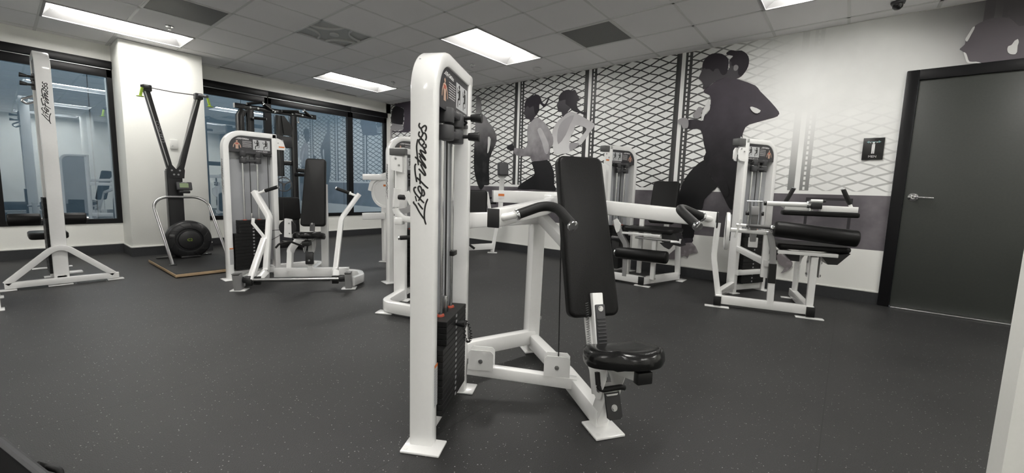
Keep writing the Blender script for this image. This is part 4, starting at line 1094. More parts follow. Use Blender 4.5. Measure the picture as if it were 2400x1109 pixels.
# seat slide rail with spring
sb = Vector((0, 0.10, 0.40)).normalized()
RM = U @ basis((0.005, 0.10, 0.39), (1, 0, 0), (0, sb.y, sb.z))
part('seat_rail', B(RM).box((0, 0, 0), (0.05, 0.36, 0.03), bev=0.004), 'white', root)
b = B(RM).box((0.004, 0.03, 0.018), (0.046, 0.20, 0.012), bev=0.005)
for k in range(9): b.box((0.004, -0.05+0.015*k, 0.026), (0.040, 0.006, 0.006), bev=0.002)
part('rail_cover', b, 'dark', root)
b = B(RM); bolt(b, (0.004, 0.112, 0.024), (0, 0, 1), 0.009); part('rail_bolt', b, 'chrome', root)
q = []
for k in range(26*10+1):
    a = 2*PI*k/10; t = k/260; q.append((-0.045+0.007*math.cos(a), 0.14-0.26*t, -0.01+0.007*math.sin(a)))
part('spring', B(RM).tube(q, 0.0014, n=5), 'steel', root)
part('cable', B(U).cyl((-0.085, 0.35, 0.95), (-0.075, 0.33, 0.15), 0.003, n=8), 'ink', root)
SM_ = U @ Matrix(((1, 0, 0, 0.015), (0, -1, 0, -0.055), (0, 0, -1, 0), (0, 0, 0, 1))) 
SM_ = U @ Matrix.Translation((0.005, -0.115, 0.348)) @ Matrix.Rotation(R(-14), 4, 'X') @ Matrix.Rotation(PI, 4, 'Z')
seat_pad(root, SM_, 0.272, 0.27, 0.068)
b = B(U).box((0.01, -0.11, 0.342), (0.18, 0.17, 0.010), bev=0.003, rot=Matrix.Rotation(R(-14), 4, 'X')); part('seat_board', b, 'ink', root)
b = B(U)
b.beam([(0.01, 0.04, 0.285), (0.01, -0.215, 0.345)], 0.055, 0.04, r=0.005)
part('seat_bracket', b, 'white', root)
part('bracket_cap', B(U).box((0.01, -0.222, 0.342), (0.062, 0.03, 0.045), bev=0.004), 'ink', root)
for sx_ in (-0.038, 0.048):
    M_ = U @ basis((sx_, 0, 0), (0, -1, 0), (0, 0, 1))
    b = B().prism([(-.11, .335), (.06, .31), (.055, .26), (.03, .20), (.02, .160), (-.01, .148), (-.035, .165), (-.045, .21), (-.10, .26)], 0.005, M_)
    part('side_plate', b, 'white', root)
b = B(U); bolt(b, (-.041, .075, .285), (-1, 0, 0)); bolt(b, (-.041, .05, .287), (-1, 0, 0)); bolt(b, (-.041, -.005, .195), (-1, 0, 0)); part('bracket_bolts', b, 'steel', root)
b = B(U).tube([(-0.05, 0.0, 0.27), (-0.05, -0.02, 0.20), (0.03, -0.05, 0.22), (0.05, -0.05, 0.215)], 0.011, fil=0.02)
part('seat_lever', b, 'rubber', root)
b = B(U); M_ = U @ basis((-0.02, -0.045, 0.155), (1, 0, 0), (0, 0.35, 0.94))
b = B().prism([(-.012, -.055), (-.002, -.065), (.045, -.065), (.055, -.055), (.055, .04), (-.012, .04)], .008, M_)
part('post_cover', b, 'black', root)
b = B(); b.add([], []); bolt(b, M_ @ Vector((.022, -.02, .008)), M_.to_3x3() @ Vector((0, 0, 1)), .010); part('cover_bolt', b, 'steel', root)
# ------------------------------------------------------------------ chest press machine
root = empty('chest_press_machine', (1.75, 4.4, 0), 'white chest press machine with upright arms, between the ski trainer and the middle machines', 'gym machine')
TM = frame(1.43, 4.82, 0.0)
tower(root, TM, word='CHEST PRESS', stack_top=0.607)
U = user_frame(1.725, 4.0, -0.635, -0.772)
def uw(s, a, z): return U @ Vector((s, -a, z))
def tw(x, y, z): return TM @ Vector((x, y, z))
# pulley bracket at the top right of the tower
M_ = basis(tw(0.49, 0.02, 1.35), (1, 0, 0), (0, 0, 1))
part('pulley_bracket', B().prism([(0, .005), (.095, .005), (.098, .03), (.075, .105), (.02, .125), (0, .125)], .012, M_), 'white', root)
b = B(); bolt(b, tw(.515, .01, 1.425), (0, -1, 0), .006); bolt(b, tw(.56, .01, 1.455), (0, -1, 0), .006); part('bracket_bolts', b, 'steel', root)
part('warning_sticker', B().quad(.03, .028, .088, .042, M_, .0135), 'orange', root)
part('cable', B().cyl(tw(.553, .03, .56), tw(.553, .03, 1.42), .003, n=8).cyl(tw(.40, -.004, .64), tw(.40, -.004, 1.29), .0035, n=8), 'ink', root)
part('cable_clip', B().box(tw(.415, -.005, .655), (.022, .02, .02), bev=.003), 'ink', root)
# base
bb_ = B().beam([uw(-.44, 0.0, .075), uw(-.44, -.10, .075), tw(.30, .30, .065)], .055, .08, r=.006)
b = B().beam([tw(0.03, 0.09, .06), tw(.50, .09, .06), uw(0, -1.15, .06), uw(0, -.5, .06)], .055, .07, fil=.1, r=.006)
part('base_frame', b, 'white', root)
b = B(U).beam([(-.33, .47, .075), (.40, .47, .075)], .06, .095, r=.006)
part('cross_beam', b, 'white', root)
b = B(U).beam([(.40, .47, .06), (.52, .40, .06), (.565, .22, .06), (.50, .05, .06)], .055, .085, fil=.12, r=.008)
b.beam([(-.40, .47, .06), (-.50, .30, .06), (-.49, .05, .06)], .055, .085, fil=.12, r=.008)
part('side_rails', b, 'white', root)
for sg in (-1, 1):
    b = B(U).beam([(sg*.48, 0.0, .012), (sg*.48, -.035, .165)], .058, .085, ref=(0, 1, 0), r=.006)
    lg = part('leg', b, 'grey_paint', root)
    part('foot_plate', B(U).box((sg*.48, 0.01, .006), (.13, .11, .011), bev=.004), 'white', root)
    part('leg_cap', B(U).box((sg*.48, -.037, .168), (.06, .088, .008), bev=.003), 'darkgrey', lg)
    part('pivot_bearing', B(U).cyl((sg*.45, .02, .10), (sg*.385, .02, .10), .034, bev=.006), 'black', lg)
part('pivot_shaft', B(U).cyl((-.45, .02, .095), (.45, .02, .095), .014), 'steel', root)
part('torque_tube', B(U).cyl((-.30, .035, .09), (.30, .035, .09), .018), 'darkgrey', root)
# press arms
arm = None
for sg in (-1, 1):
    pts = fillet([(sg*.345, .06, .085), (sg*.318, .20, .14), (sg*.342, .41, .655), (sg*.505, .505, .905)], [.08, .14], n=8)
    b = B(U).beam(pts, .048, .062, ref=(0, 1, 0.35), r=.007)
    a_ = part('press_arm', b, 'white', root)
    part('arm_cap', B(U).box((sg*.345, .05, .082), (.062, .03, .078), bev=.004), 'ink', a_)
    b = B(U).cyl((sg*.485, .50, .885), (sg*.41, .508, .914), .0125).cyl((sg*.42, .508, .912), (sg*.408, .508, .917), .019, bev=.002)
    part('handle_stub', b, 'white', a_)
    g_ = part('hand_grip', B(U).cyl((sg*.408, .508, .915), (sg*.282, .493, .961), .0175, bev=.003), 'rubber', a_)
    part('grip_end', B(U).cyl((sg*.284, .493, .960), (sg*.272, .492, .964), .018, bev=.004), 'chrome', g_)
# foot assist lever at the left
b = B(U).beam([(-.395, .02, .085), (-.36, .30, .44)], .05, .06, ref=(0, 1, 0), r=.006)
lv = part('foot_lever', b, 'white', root)
part('lever_cap', B(U).box((-.397, .0, .075), (.052, .03, .062), bev=.004), 'ink', lv)
b = B(U).beam([(-.36, .30, .44), (-.37, .30, .48), (-.46, .31, .60), (-.455, .315, .65)], .03, .012, ref=(0, 1, 0), r=.004)
part('lever_bracket', b, 'white', lv)
# column behind with the pulley
b = B(U).beam([(.09, .80, .02), (.09, .80, 1.0)], .07, .07, ref=(0, 1, 0), r=.006)
part('pad_column', b, 'white', root)
b = B().beam([uw(-.20, -.50, .05), uw(-.20, -.56, .30), uw(-.12, -.62, .42), uw(.05, -.70, .44)], .05, .065, ref=(0, 0, 1), fil=.12, r=.006)
part('seat_frame', b, 'white', root)
M_ = U @ basis((-.30, .70, .42), (1, 0, 0), (0, 0, 1))
b = B().prism([(0, 0), (.075, -.01), (.075, .19), (.01, .20)], .010, M_).prism([(0, 0), (.075, -.01), (.075, .19), (.01, .20)], .010, M_ @ Matrix.Translation((0, 0, -.04)))
ph = part('pulley_housing', b, 'white', root)
part('pulley', B(M_).cyl((.03, .1, -.026), (.03, .1, -.008), .085), 'black', ph)
b = B(); bolt(b, M_ @ Vector((.055, .15, .01)), M_.to_3x3() @ Vector((0, 0, 1)), .006); bolt(b, M_ @ Vector((.055, .04, .01)), M_.to_3x3() @ Vector((0, 0, 1)), .006); part('housing_bolts', b, 'steel', ph)
part('cable', B().cyl(uw(-.30, -.68, .50), uw(-.43, -.55, .50), .003, n=8).cyl(uw(-.30, -.68, .46), uw(-.42, -.55, .38), .003, n=8), 'ink', root)
part('cable_stop', B().cyl(uw(-.415, -.57, .50), uw(-.45, -.54, .50), .016, bev=.003), 'ink', root)
# seat and back pad
bd = Vector((0, .20, .735)).normalized()
PMx = U @ basis((0.02, .66, .918), (1, 0, 0), (0, bd.y, bd.z))
part('back_pad', B().pad(.252, .75, .06, PMx @ Matrix.Translation((0, 0, -.06)), rc=.035, re=.018, taper=.82, dome=.003), 'vinyl', root, sharp=60)
seat_pad(root, U @ Matrix.Translation((0.02, .42, .432)) @ Matrix.Rotation(R(-10), 4, 'X') @ Matrix.Rotation(PI, 4, 'Z'), .27, .30, .07)
b = B(U).beam([(0.02, .46, .10), (0.02, .52, .50)], .05, .05, ref=(0, 1, 0), r=.005); part('seat_post', b, 'white', root)
b = B(U).beam([(0.02, .55, .50), (0.02, .60, .66)], .05, .014, ref=(0, 1, 0), r=.004); part('rail_cover', b, 'dark', root)
part('post_cover', B(U).box((0.02, .43, .23), (.075, .05, .13), bev=.01, rot=Matrix.Rotation(R(-8), 4, 'X')), 'black', root)
b = B(U); bolt(b, (.02, .40, .21), (0, -1, 0), .008); bolt(b, (.02, .555, .58), (0, -1, 0), .008); part('cover_bolts', b, 'chrome', root)
part('seat_bracket', B(U).box((.02, .33, .40), (.065, .10, .05), bev=.004), 'ink', root)
M_ = U @ basis((.06, .37, .30), (0, 1, 0), (0, 0, 1))
part('side_plate', B().prism([(0, .11), (.14, .12), (.14, .06), (.09, .0), (.05, -.01), (.02, .02)], .006, M_).prism([(0, .11), (.14, .12), (.14, .06), (.09, .0), (.05, -.01), (.02, .02)], .006, M_ @ Matrix.Translation((0, 0, -.09))), 'white', root)
part('seat_lever', B(U).tube([(-.01, .35, .36), (-.12, .30, .42), (-.22, .28, .40), (-.25, .27, .36)], .010, fil=.04), 'rubber', root)
# ------------------------------------------------------------------ leg extension, behind the right arm of the nearest machine
root = empty('leg_extension_machine', (4.6, 1.8, 0), 'white leg machine with a single low black roller, behind the nearest back pad', 'gym machine')
TM = frame(4.66, 2.28, -19)
tower(root, TM, Wd=0.487, Ht=1.57, flip=True, word='LEG EXTENSION', stack_top=0.60, logo=None, label_front=False)
def tw(x, y, z): return TM @ Vector((x, y, z))
U = user_frame(4.38, 1.64, -1, 0)
def uw(s, a, z): return U @ Vector((s, -a, z))
part('cap_block', B(TM).box((-.04, .045, 1.525), (.08, .085, .07), bev=.006), 'darkgrey', root)
M_ = basis(tw(-.09, .0, 1.34), (TM.to_3x3() @ Vector((1, 0, 0))), (0, 0, 1))
part('pulley_bracket', B().prism([(0, .02), (.10, -.02), (.10, .14), (.02, .14)], .008, M_), 'white', root)
part('warning_sticker', B().quad(.025, .04, .075, .058, M_, .0095), 'orange', root)
b = B(); n_ = TM.to_3x3() @ Vector((0, -1, 0)); bolt(b, M_ @ Vector((.03, .12, .008)), n_, .007); bolt(b, M_ @ Vector((.07, .08, .008)), n_, .007); part('bracket_bolts', b, 'steel', root)
part('cam_housing', B().prism([(-.16, -.40), (.05, -.40), (.05, -.02), (-.02, .0), (-.11, -.12)], .05, M_ @ Matrix.Translation((0, 0, -.07))), 'white', root)
part('cable', B().cyl(tw(.19, -.01, .7), tw(.19, -.01, 1.3), .004, n=8), 'ink', root)
# base
part('floor_beam', B(U).beam([(-.42, 0, .065), (.0, 0, .065)], .055, .08, r=.006), 'white', root)
part('floor_beam', B(U).beam([(-.02, -.03, .065), (.17, .55, .065)], .055, .08, r=.006), 'white', root)
part('floor_beam', B().beam([uw(-.40, .0, .065), tw(.03, .03, .065)], .055, .08, r=.006), 'white', root)
part('foot_plate', B(U).box((-.02, -.03, .006), (.17, .06, .011), bev=.004), 'white', root)
part('foot_plate', B(U).box((.20, .60, .006), (.08, .17, .011), bev=.004), 'white', root)
part('beam_cap', B(U).box((-.025, -.066, .065), (.062, .012, .09), bev=.003), 'ink', root)
b = B(U)
for x_ in (.03, .06): bolt(b, (x_, .02+x_*1.6, .075), (.95, -.3, 0), .007)
part('beam_bolts', b, 'steel', root)
# stanchion with pivot plate
part('post', B(U).beam([(-.235, 0, .08), (-.245, 0, .44), (-.30, -.02, .53), (-.385, -.03, .70)], .052, .06, ref=(0, 1, 0), fil=.10, r=.006), 'grey_paint', root)
part('post_foot', B(U).beam([(-.235, .01, .07), (-.237, .01, .40)], .062, .06, ref=(0, 1, 0), r=.006), 'white', root)
part('pivot_plate', B().prism([(-.03, .60), (-.055, .70), (-.02, .72), (.03, .66), (.02, .58), (-.01, .56)], .02, U @ Matrix(((1, 0, 0, -.33), (0, 0, -1, -.04), (0, 1, 0, 0), (0, 0, 0, 1)))), 'white', root)
part('post', B(U).beam([(.055, .05, .08), (.055, .05, .52)], .045, .05, ref=(0, 1, 0), r=.005), 'white', root)
part('post', B(U).beam([(.17, .54, .08), (.16, .50, .50)], .05, .06, ref=(0, 1, 0), r=.005), 'white', root)
part('upright', B(U).beam([(-.16, .20, .10), (-.16, .20, .72)], .045, .045, ref=(0, 1, 0), r=.005), 'white', root)
part('pivot_shaft', B(U).cyl((-.42, .0, .49), (-.26, .0, .49), .03, bev=.004), 'black', root)
part('cam_frame', B(U).box((-.40, .15, .30), (.10, .20, .34), bev=.02), 'ink', root)
part('tongue', B(U).beam([(-.15, .02, .523), (.30, .02, .520)], .03, .022, r=.004), 'steel', root)
part('adjust_lever', B(U).tube([(.24, .0, .515), (.33, .0, .515), (.335, .0, .55)], .012), 'white', root)
part('lever_grip', B(U).prism([(.12, .49), (.27, .50), (.22, .43), (.17, .45)], .04, Matrix(((1, 0, 0, 0), (0, 0, -1, .05), (0, 1, 0, 0), (0, 0, 0, 1)))), 'black', root)
# pads
part('roller_pad', B(U).cyl((-.345, -.02, .337), (.225, -.02, .345), .066, n=36, bev=.018), 'vinyl', root, sharp=60)
part('roller_collar', B(U).cyl((-.365, -.02, .336), (-.342, -.02, .336), .035, bev=.004), 'chrome', root)
part('seat_slide', B(U).box((-.075, -.02, .565), (.42, .045, .024), bev=.003), 'white', root)
b = B(); b.pad(.54, .42, .055, U @ Matrix.Translation((-.02, .19, .585)), rc=.05, re=.022); part('seat_pad', b, 'vinyl', root, sharp=60)
part('seat_wing', B(U).prism([(.13, .60), (.27, .60), (.33, .47), (.14, .50)], .20, Matrix(((1, 0, 0, 0), (0, 0, -1, .22), (0, 1, 0, 0), (0, 0, 0, 1)))), 'black', root)
bd = Vector((0, .12, .5)).normalized()
b = B(); b.pad(.30, .50, .06, U @ basis((-.02, .50, .90), (1, 0, 0), (0, bd.y, bd.z)), rc=.04, re=.02)
part('back_pad', b, 'vinyl', root, sharp=60)
part('back_post', B(U).beam([(-.02, .60, .50), (-.02, .64, .90)], .05, .05, ref=(0, 1, 0), r=.005), 'white', root)
part('pad_hinge', B(U).box((-.02, .42, .56), (.10, .30, .04), bev=.005), 'white', root)
# ------------------------------------------------------------------ seated leg curl, in front of the door-side mural
root = empty('leg_curl_machine', (4.4, .5, 0), 'white leg machine with long black roller and thigh pad, nearest the dark door', 'gym machine')
TM = frame(4.75, 0.85, -29.5)
tower(root, TM, Wd=0.47, Ht=1.585, flip=True, word='SEATED LEG CURL', stack_top=0.66, logo=None, label_front=False)
def tw(x, y, z): return TM @ Vector((x, y, z))
U = user_frame(4.27, 0.18, -0.97, -0.25)
def uw(s, a, z): return U @ Vector((s, -a, z))
part('cap_block', B(TM).box((-.045, .045, 1.545), (.09, .085, .07), bev=.006), 'darkgrey', root)
M_ = basis(tw(-.10, .0, 1.36), (TM.to_3x3() @ Vector((1, 0, 0))), (0, 0, 1))
pb_ = B()
for dz_ in (0, -.06): pb_.prism([(0, .02), (.02, 0), (.10, -.01), (.10, .13), (.02, .13), (.0, .10)], .008, M_ @ Matrix.Translation((0, 0, dz_)))
part('pulley_bracket', pb_, 'white', root)
part('cable', B().cyl(tw(-.075, .03, .55), tw(-.07, .03, 1.42), .004, n=8), 'ink', root)
b = B(); bolt(b, tw(-.03, -.01, 1.45), (TM.to_3x3() @ Vector((0, -1, 0))), .006); bolt(b, tw(-.07, -.01, 1.475), (TM.to_3x3() @ Vector((0, -1, 0))), .006); part('bracket_bolts', b, 'steel', root)
# base
b = B(U).beam([(-.70, 0, .065), (.03, 0, .065)], .055, .075, r=.006); part('floor_beam', b, 'white', root)
b = B().beam([uw(-.69, .07, .075), uw(-.69, -.10, .09), tw(.03, .04, .08)], .055, .075, r=.006); part('floor_beam', b, 'white', root)
b = B().beam([uw(0, .06, .065), uw(0, -.72, .065)], .055, .075, r=.006); part('seat_beam', b, 'white', root)
for (s_, a_) in ((-.70, .07), (0.0, .065)):
    part('foot_plate', B(U).box((s_, -a_+.02, .006), (.20, .055, .011), bev=.004), 'white', root)
    part('beam_cap', B(U).box((s_, -a_-.002, .062), (.062, .012, .085), bev=.003), 'ink', root)
part('foot_plate', B(U).box((0, .70, .006), (.19, .055, .011), bev=.004), 'white', root)
# left curved stanchion carrying the cam disc
pts = fillet([(-.69, .0, .08), (-.755, .02, .45), (-.745, .02, .76)], .35, n=8)
part('stanchion', B(U).beam(pts, .048, .065, ref=(0, 1, 0), r=.006), 'white', root)
DM = U @ basis((-.665, .04, .69), (0, 1, 0), (0, 0, 1))
d_ = B(DM)
d_.lathe([(0, .010), (.145, .010), (.150, .014), (.168, .014), (.172, .0), (.168, -.014), (.150, -.014), (.145, -.010), (0, -.010)], n=40)
cam_ = part('cam_disc', d_, 'white', root)
part('disc_stop', B(DM).beam([(-.06, .0, .02), (-.03, .15, .02)], .03, .012, ref=(0, 0, 1), r=.003), 'grey_paint', cam_)
part('main_axle', B(U).cyl((-.66, .03, .705), (-.36, .03, .695), .020, n=20), 'white', root)
part('axle_end', B(U).cyl((-.362, .03, .695), (-.33, .03, .695), .018, bev=.003), 'steel', root)
b = B(U).cyl((-.60, -.02, .755), (-.52, -.02, .752), .014); b.beam([(-.60, -.01, .64), (-.565, -.02, .80)], .014, .03, ref=(0, 1, 0), r=.003)
part('roller_link', b, 'white', root)
part('roller_shaft', B(U).cyl((-.52, -.02, .752), (-.315, -.05, .748), .017), 'darkgrey', root)
for x_ in (-.505, -.425):
    b = B(U).beam([(x_, -.03, .73), (x_+.005, -.01, .83), (x_+.0, .02, .965)], .012, .03, ref=(0, 1, 0), r=.003)
    part('link_bar', b, 'darkgrey', root)
    part('link_bolt', B(U).cyl((x_-.03 if x_ < -.46 else x_, .0, .86), (x_ if x_ < -.46 else x_+.03, .0, .86), .018, bev=.003), 'black', root)
part('link_pin', B(U).cyl((-.53, .02, .965), (-.41, .02, .965), .006), 'chrome', root)
b = B(U).beam([(-.465, .0, .90), (-.46, .03, .74), (-.452, .08, .60)], .050, .045, ref=(0, 1, 0), fil=.05, r=.005)
part('range_lever', b, 'grey_paint', root)
part('lever_plate', B(U).box((-.45, .06, .60), (.075, .012, .09), bev=.008), 'white', root)
b = B(U).box((-.465, -.02, .885), (.06, .04, .075), bev=.006); part('range_block', b, 'grey_paint', root)
# middle stanchion and braces
pts = fillet([(-.283, 0, .08), (-.283, 0, .44), (-.325, .02, .62), (-.345, .0, .68)], [.1, .1], n=6)
part('stanchion', B(U).beam([(-.285, 0, .08), (-.290, 0, .30)], .05, .06, ref=(0, 1, 0), r=.006), 'white', root)
part('stanchion_sleeve', B(U).beam([(-.290, 0, .265), (-.294, 0, .435)], .057, .067, ref=(0, 1, 0), r=.006), 'ink', root)
part('roller_arm', B(U).beam([(-.294, 0, .43), (-.30, 0, .55), (-.335, 0, .70)], .046, .05, ref=(0, 1, 0), fil=.15, r=.006), 'grey_paint', root)
part('stanchion', B(U).beam([(-.345, .06, .30), (-.352, .06, .955)], .05, .065, ref=(0, 1, 0), r=.006), 'white', root)
part('brace', B().beam([tw(.02, .0, .47), uw(-.33, .0, .43)], .045, .055, r=.005), 'white', root)
part('brace', B().beam([tw(.02, -.01, .22), tw(.44, -.01, .22)], .035, .055, r=.005), 'white', root)
# lower leg roller
part('roller_pad', B(U).cyl((-.318, -.05, .742), (.262, -.05, .695), .0675, n=36, bev=.018), 'vinyl', root, sharp=60)
part('roller_collar', B(U).cyl((-.345, -.05, .745), (-.315, -.05, .742), .027, bev=.004), 'chrome', root)
# thigh pad, its beam, handles
b = B(); b.pad(.525, .11, .042, U @ Matrix.Translation((-.005, .0, .86)), rc=.02, re=.014); part('thigh_pad', b, 'vinyl', root, sharp=60)
b = B(U).beam([(-.25, 0, .918), (-.05, 0, .915)], .05, .03, r=.004).beam([(.0, 0, .925), (.245, 0, .922)], .055, .05, r=.005)
part('pad_beam', b, 'white', root)
part('thigh_tube', B(U).cyl((-.385, -.02, .952), (-.085, -.02, .952), .0205, n=22), 'white', root)
part('tube_plug', B(U).cyl((-.405, -.02, .951), (-.383, -.02, .951), .018, bev=.003), 'ink', root)
part('clamp_block', B(U).box((-.035, -.03, .945), (.075, .06, .05), bev=.006), 'black', root)
part('clamp_ring', B(U).cyl((-.10, -.02, .952), (-.07, -.02, .952), .031, bev=.004).cyl((-.075, -.03, .93), (-.078, -.03, .87), .010).cyl((-.11, -.03, .885), (-.045, -.03, .885), .009), 'chrome', root)
part('latch_tube', B(U).cyl((-.07, -.01, .985), (.01, -.01, .985), .014), 'white', root)
part('latch_knob', B(U).cyl((.008, -.01, .985), (.032, -.01, .985), .012, bev=.003), 'black', root)
for (p0, p1) in (((-.247, 0, .965), (-.197, 0, 1.085)), ((.195, 0, .965), (.140, 0, 1.085))):
    p0 = Vector(p0); p1 = Vector(p1); dd = (p1-p0).normalized()
    h_ = part('hand_grip', B(U).cyl(p0, p1, .0165, bev=.003), 'rubber', root)
    part('handle_base', B(U).cyl(p0-dd*.045, p0+dd*.004, .013), 'white', root)
    part('grip_end', B(U).cyl(p1-dd*.002, p1+dd*.008, .017, bev=.003), 'chrome', h_)
# seat on its slide
b = B()
b.pad(.52, .40, .05, U @ Matrix.Translation((-.01, .20, .565)), rc=.05, re=.022, dome=.004); part('seat_pad', b, 'vinyl', root, sharp=60)
part('seat_slide', B(U).box((-.06, -.02, .545), (.42, .05, .03), bev=.004), 'white', root)
b = B(U)
b.prism([(.24, .565), (.26, .56), (.17, .462), (.07, .462), (.05, .50), (.06, .53)], .16, U @ Matrix(((1, 0, 0, 0), (0, 0, 1, .02), (0, 1, 0, 0), (0, 0, 0, 1)))) if False else None
for pol in ([(.05, .53), (.245, .565), (.165, .465), (.10, .462)], [(-.25, .565), (-.10, .53), (-.10, .468), (-.16, .468)]):
    b.prism(pol, .20, U.inverted() @ U @ Matrix(((1, 0, 0, 0), (0, 0, -1, .22), (0, 1, 0, 0), (0, 0, 0, 1))))
part('seat_wing', b, 'black', root)
part('seat_post', B(U).beam([(.0, .0, .10), (-.0, .0, .52)], .05, .05, ref=(0, 1, 0), r=.005), 'white', root)
part('post', B(U).beam([(.03, .12, .10), (.02, .12, .52)], .045, .05, ref=(0, 1, 0), r=.005), 'ink', root)
b = B(U)
for x_ in (-.032, .05): b.prism([(-.03, .34), (.03, .34), (.04, .48), (.0, .54), (-.03, .50)], .006, Matrix(((0, 0, 1, x_), (1, 0, 0, .06), (0, 1, 0, 0), (0, 0, 0, 1))))
part('side_plate', b, 'white', root)
b = B(U)
for (x_, z_) in ((-.037, .47), (-.037, .37), (.058, .47), (.058, .36), (-.035, .075), (.035, .085)): bolt(b, (x_, .03, z_), (-1 if x_ < 0 else 1, -.3, 0), .009)
part('post_bolts', b, 'steel', root)
# tall back pad behind the seat is low and leans on the rear beam
part('upright', B(U).beam([(0, .62, .06), (0, .60, .44), (0, .42, .52)], .045, .055, ref=(0, 0, 1), fil=.1, r=.005), 'white', root)
# ------------------------------------------------------------------ arm machine just left of the nearest tower
root = empty('arm_machine', (2.2, 2.9, 0), 'white arm machine with rounded floor tube, half hidden left of the nearest tower', 'gym machine')
TM = frame(2.21, 2.97, 28)
tower(root, TM, Wd=0.50, Ht=1.33, D=0.11, stack_top=0.62, flip=True, logo=None, label_front=False, word='')
def tw(x, y, z): return TM @ Vector((x, y, z))
part('cap_block', B().beam([tw(-.02, -.02, 1.292), tw(-.02, .12, 1.292)], .05, .055, r=.005), 'darkgrey', root)
M_ = basis(tw(-.012, .10, 1.12), (TM.to_3x3() @ Vector((0, -1, 0))), (0, 0, 1))
b = B()
for dz_ in (.0, .035): b.prism([(.0, .02), (.10, .0), (.10, .13), (.02, .14), (.0, .12)], .008, M_ @ Matrix.Translation((0, 0, dz_)))
part('pulley_bracket', b, 'white', root)
part('cable', B().cyl(tw(-.02, .09, .75), tw(-.02, .09, 1.20), .003, n=8), 'ink', root)
b = B(); bolt(b, M_ @ Vector((.04, .115, .043)), M_.to_3x3() @ Vector((0, 0, 1)), .007); bolt(b, M_ @ Vector((.07, .06, .043)), M_.to_3x3() @ Vector((0, 0, 1)), .007); part('bracket_bolts', b, 'steel', root)
b = B().beam([(2.235, 3.02, .06), (1.87, 2.80, .06), (1.98, 2.40, .06), (2.10, 2.30, .06)], .06, .085, fil=.14, r=.008)
part('floor_tube', b, 'white', root)
part('foot_plate', B().box((1.885, 2.78, .006), (.09, .14, .011), bev=.004, rot=Matrix.Rotation(R(30), 4, 'Z')), 'white', root)
b = B().beam([(2.10, 2.93, .985), (2.092, 2.945, .80), (2.13, 2.88, .735), (2.30, 2.62, .715)], .05, .05, fil=.09, r=.007)
arm = part('press_arm', b, 'white', root)
b = B().beam([(2.12, 2.93, .79), (2.155, 2.87, .805), (2.19, 2.83, .85)], .03, .05, fil=.05, r=.006); part('arm_link', b, 'grey_paint', arm)
part('pivot_plate', B().prism([(0, .08), (.045, .10), (.085, .02), (.075, -.01), (.05, -.02)], .012, basis((2.135, 2.885, .87), (.6, -.78, 0), (0, 0, 1))), 'white', root)
part('pivot_knob', B().cyl((2.105, 2.92, .915), (2.14, 2.875, .912), .022, bev=.004), 'black', root)
part('bracket', B().box((2.115, 2.915, .715), (.075, .07, .06), bev=.01, rot=Matrix.Rotation(R(30), 4, 'Z')), 'white', root)
g_ = part('hand_grip', B().cyl((2.115, 2.91, .572), (2.26, 2.70, .592), .019, bev=.003), 'rubber', root)
part('grip_end', B().cyl((2.108, 2.92, .571), (2.118, 2.906, .5725), .02, bev=.003), 'chrome', g_)

# ------------------------------------------------------------------ cam disc machine, behind it
root = empty('pull_machine', (2.9, 4.1, 0), 'white machine with oval cam disc and horizontal beam, behind the rounded floor tube', 'gym machine')
TM = frame(2.50, 3.62, -12)
tower(root, TM, word='', stack_top=0.607, label_front=False)
def tw(x, y, z): return TM @ Vector((x, y, z))
part('main_beam', B().beam([(3.02, 4.93, 1.11), (3.30, 4.56, 1.115)], .075, .075, r=.006), 'white', root)
part('beam_end', B().box((3.245, 4.62, 1.155), (.06, .09, .02), bev=.004, rot=Matrix.Rotation(R(-52), 4, 'Z')), 'ink', root)
DM = basis((3.19, 4.69, .915), (.45, -.89, 0), (0, 0, 1))
d_ = B(DM).lathe([(0, .010), (.165, .010), (.172, .018), (.20, .018), (.205, .0), (.20, -.018), (.172, -.018), (.165, -.010), (0, -.010)], n=40)
dp = part('cam_disc', d_, 'white', root)
lq = B(DM).quad(-.03, .08, .025, .105, None, .0115); part('warning_sticker', lq, 'orange', dp)
part('disc_guard', B(DM).beam([(-.215, .02, .03), (-.19, .12, .03), (-.10, .20, .03), (.02, .235, .03)], .05, .012, ref=(0, 0, 1), fil=.1, r=.004), 'white', dp)
part('axle', B().cyl((3.17, 4.66, .895), (3.33, 4.46, .885), .035), 'white', root)
part('leg', B().beam([(3.195, 4.71, .02), (3.185, 4.71, .72)], .075, .06, ref=(0, 1, 0), r=.006), 'white', root)
part('leg', B().beam([(3.26, 4.62, .02), (3.235, 4.62, .70)], .06, .05, ref=(0, 1, 0), r=.006), 'white', root)
part('foot_plate', B().box((3.185, 4.70, .006), (.16, .07, .011), bev=.004, rot=Matrix.Rotation(R(-52), 4, 'Z')), 'white', root)
part('foot_plate', B().box((3.25, 4.60, .006), (.14, .06, .011), bev=.004, rot=Matrix.Rotation(R(-52), 4, 'Z')), 'white', root)
part('box_beam', B().beam([(3.02, 4.93, .60), (3.20, 4.69, .615)], .12, .085, r=.01), 'white', root)
part('cross_tube', B().beam([tw(.45, .07, .10), (3.22, 4.64, .10)], .05, .07, r=.006), 'white', root)
part('cross_tube', B().beam([tw(.45, .07, 1.10), (3.27, 4.60, 1.10)], .05, .07, r=.006), 'white', root)

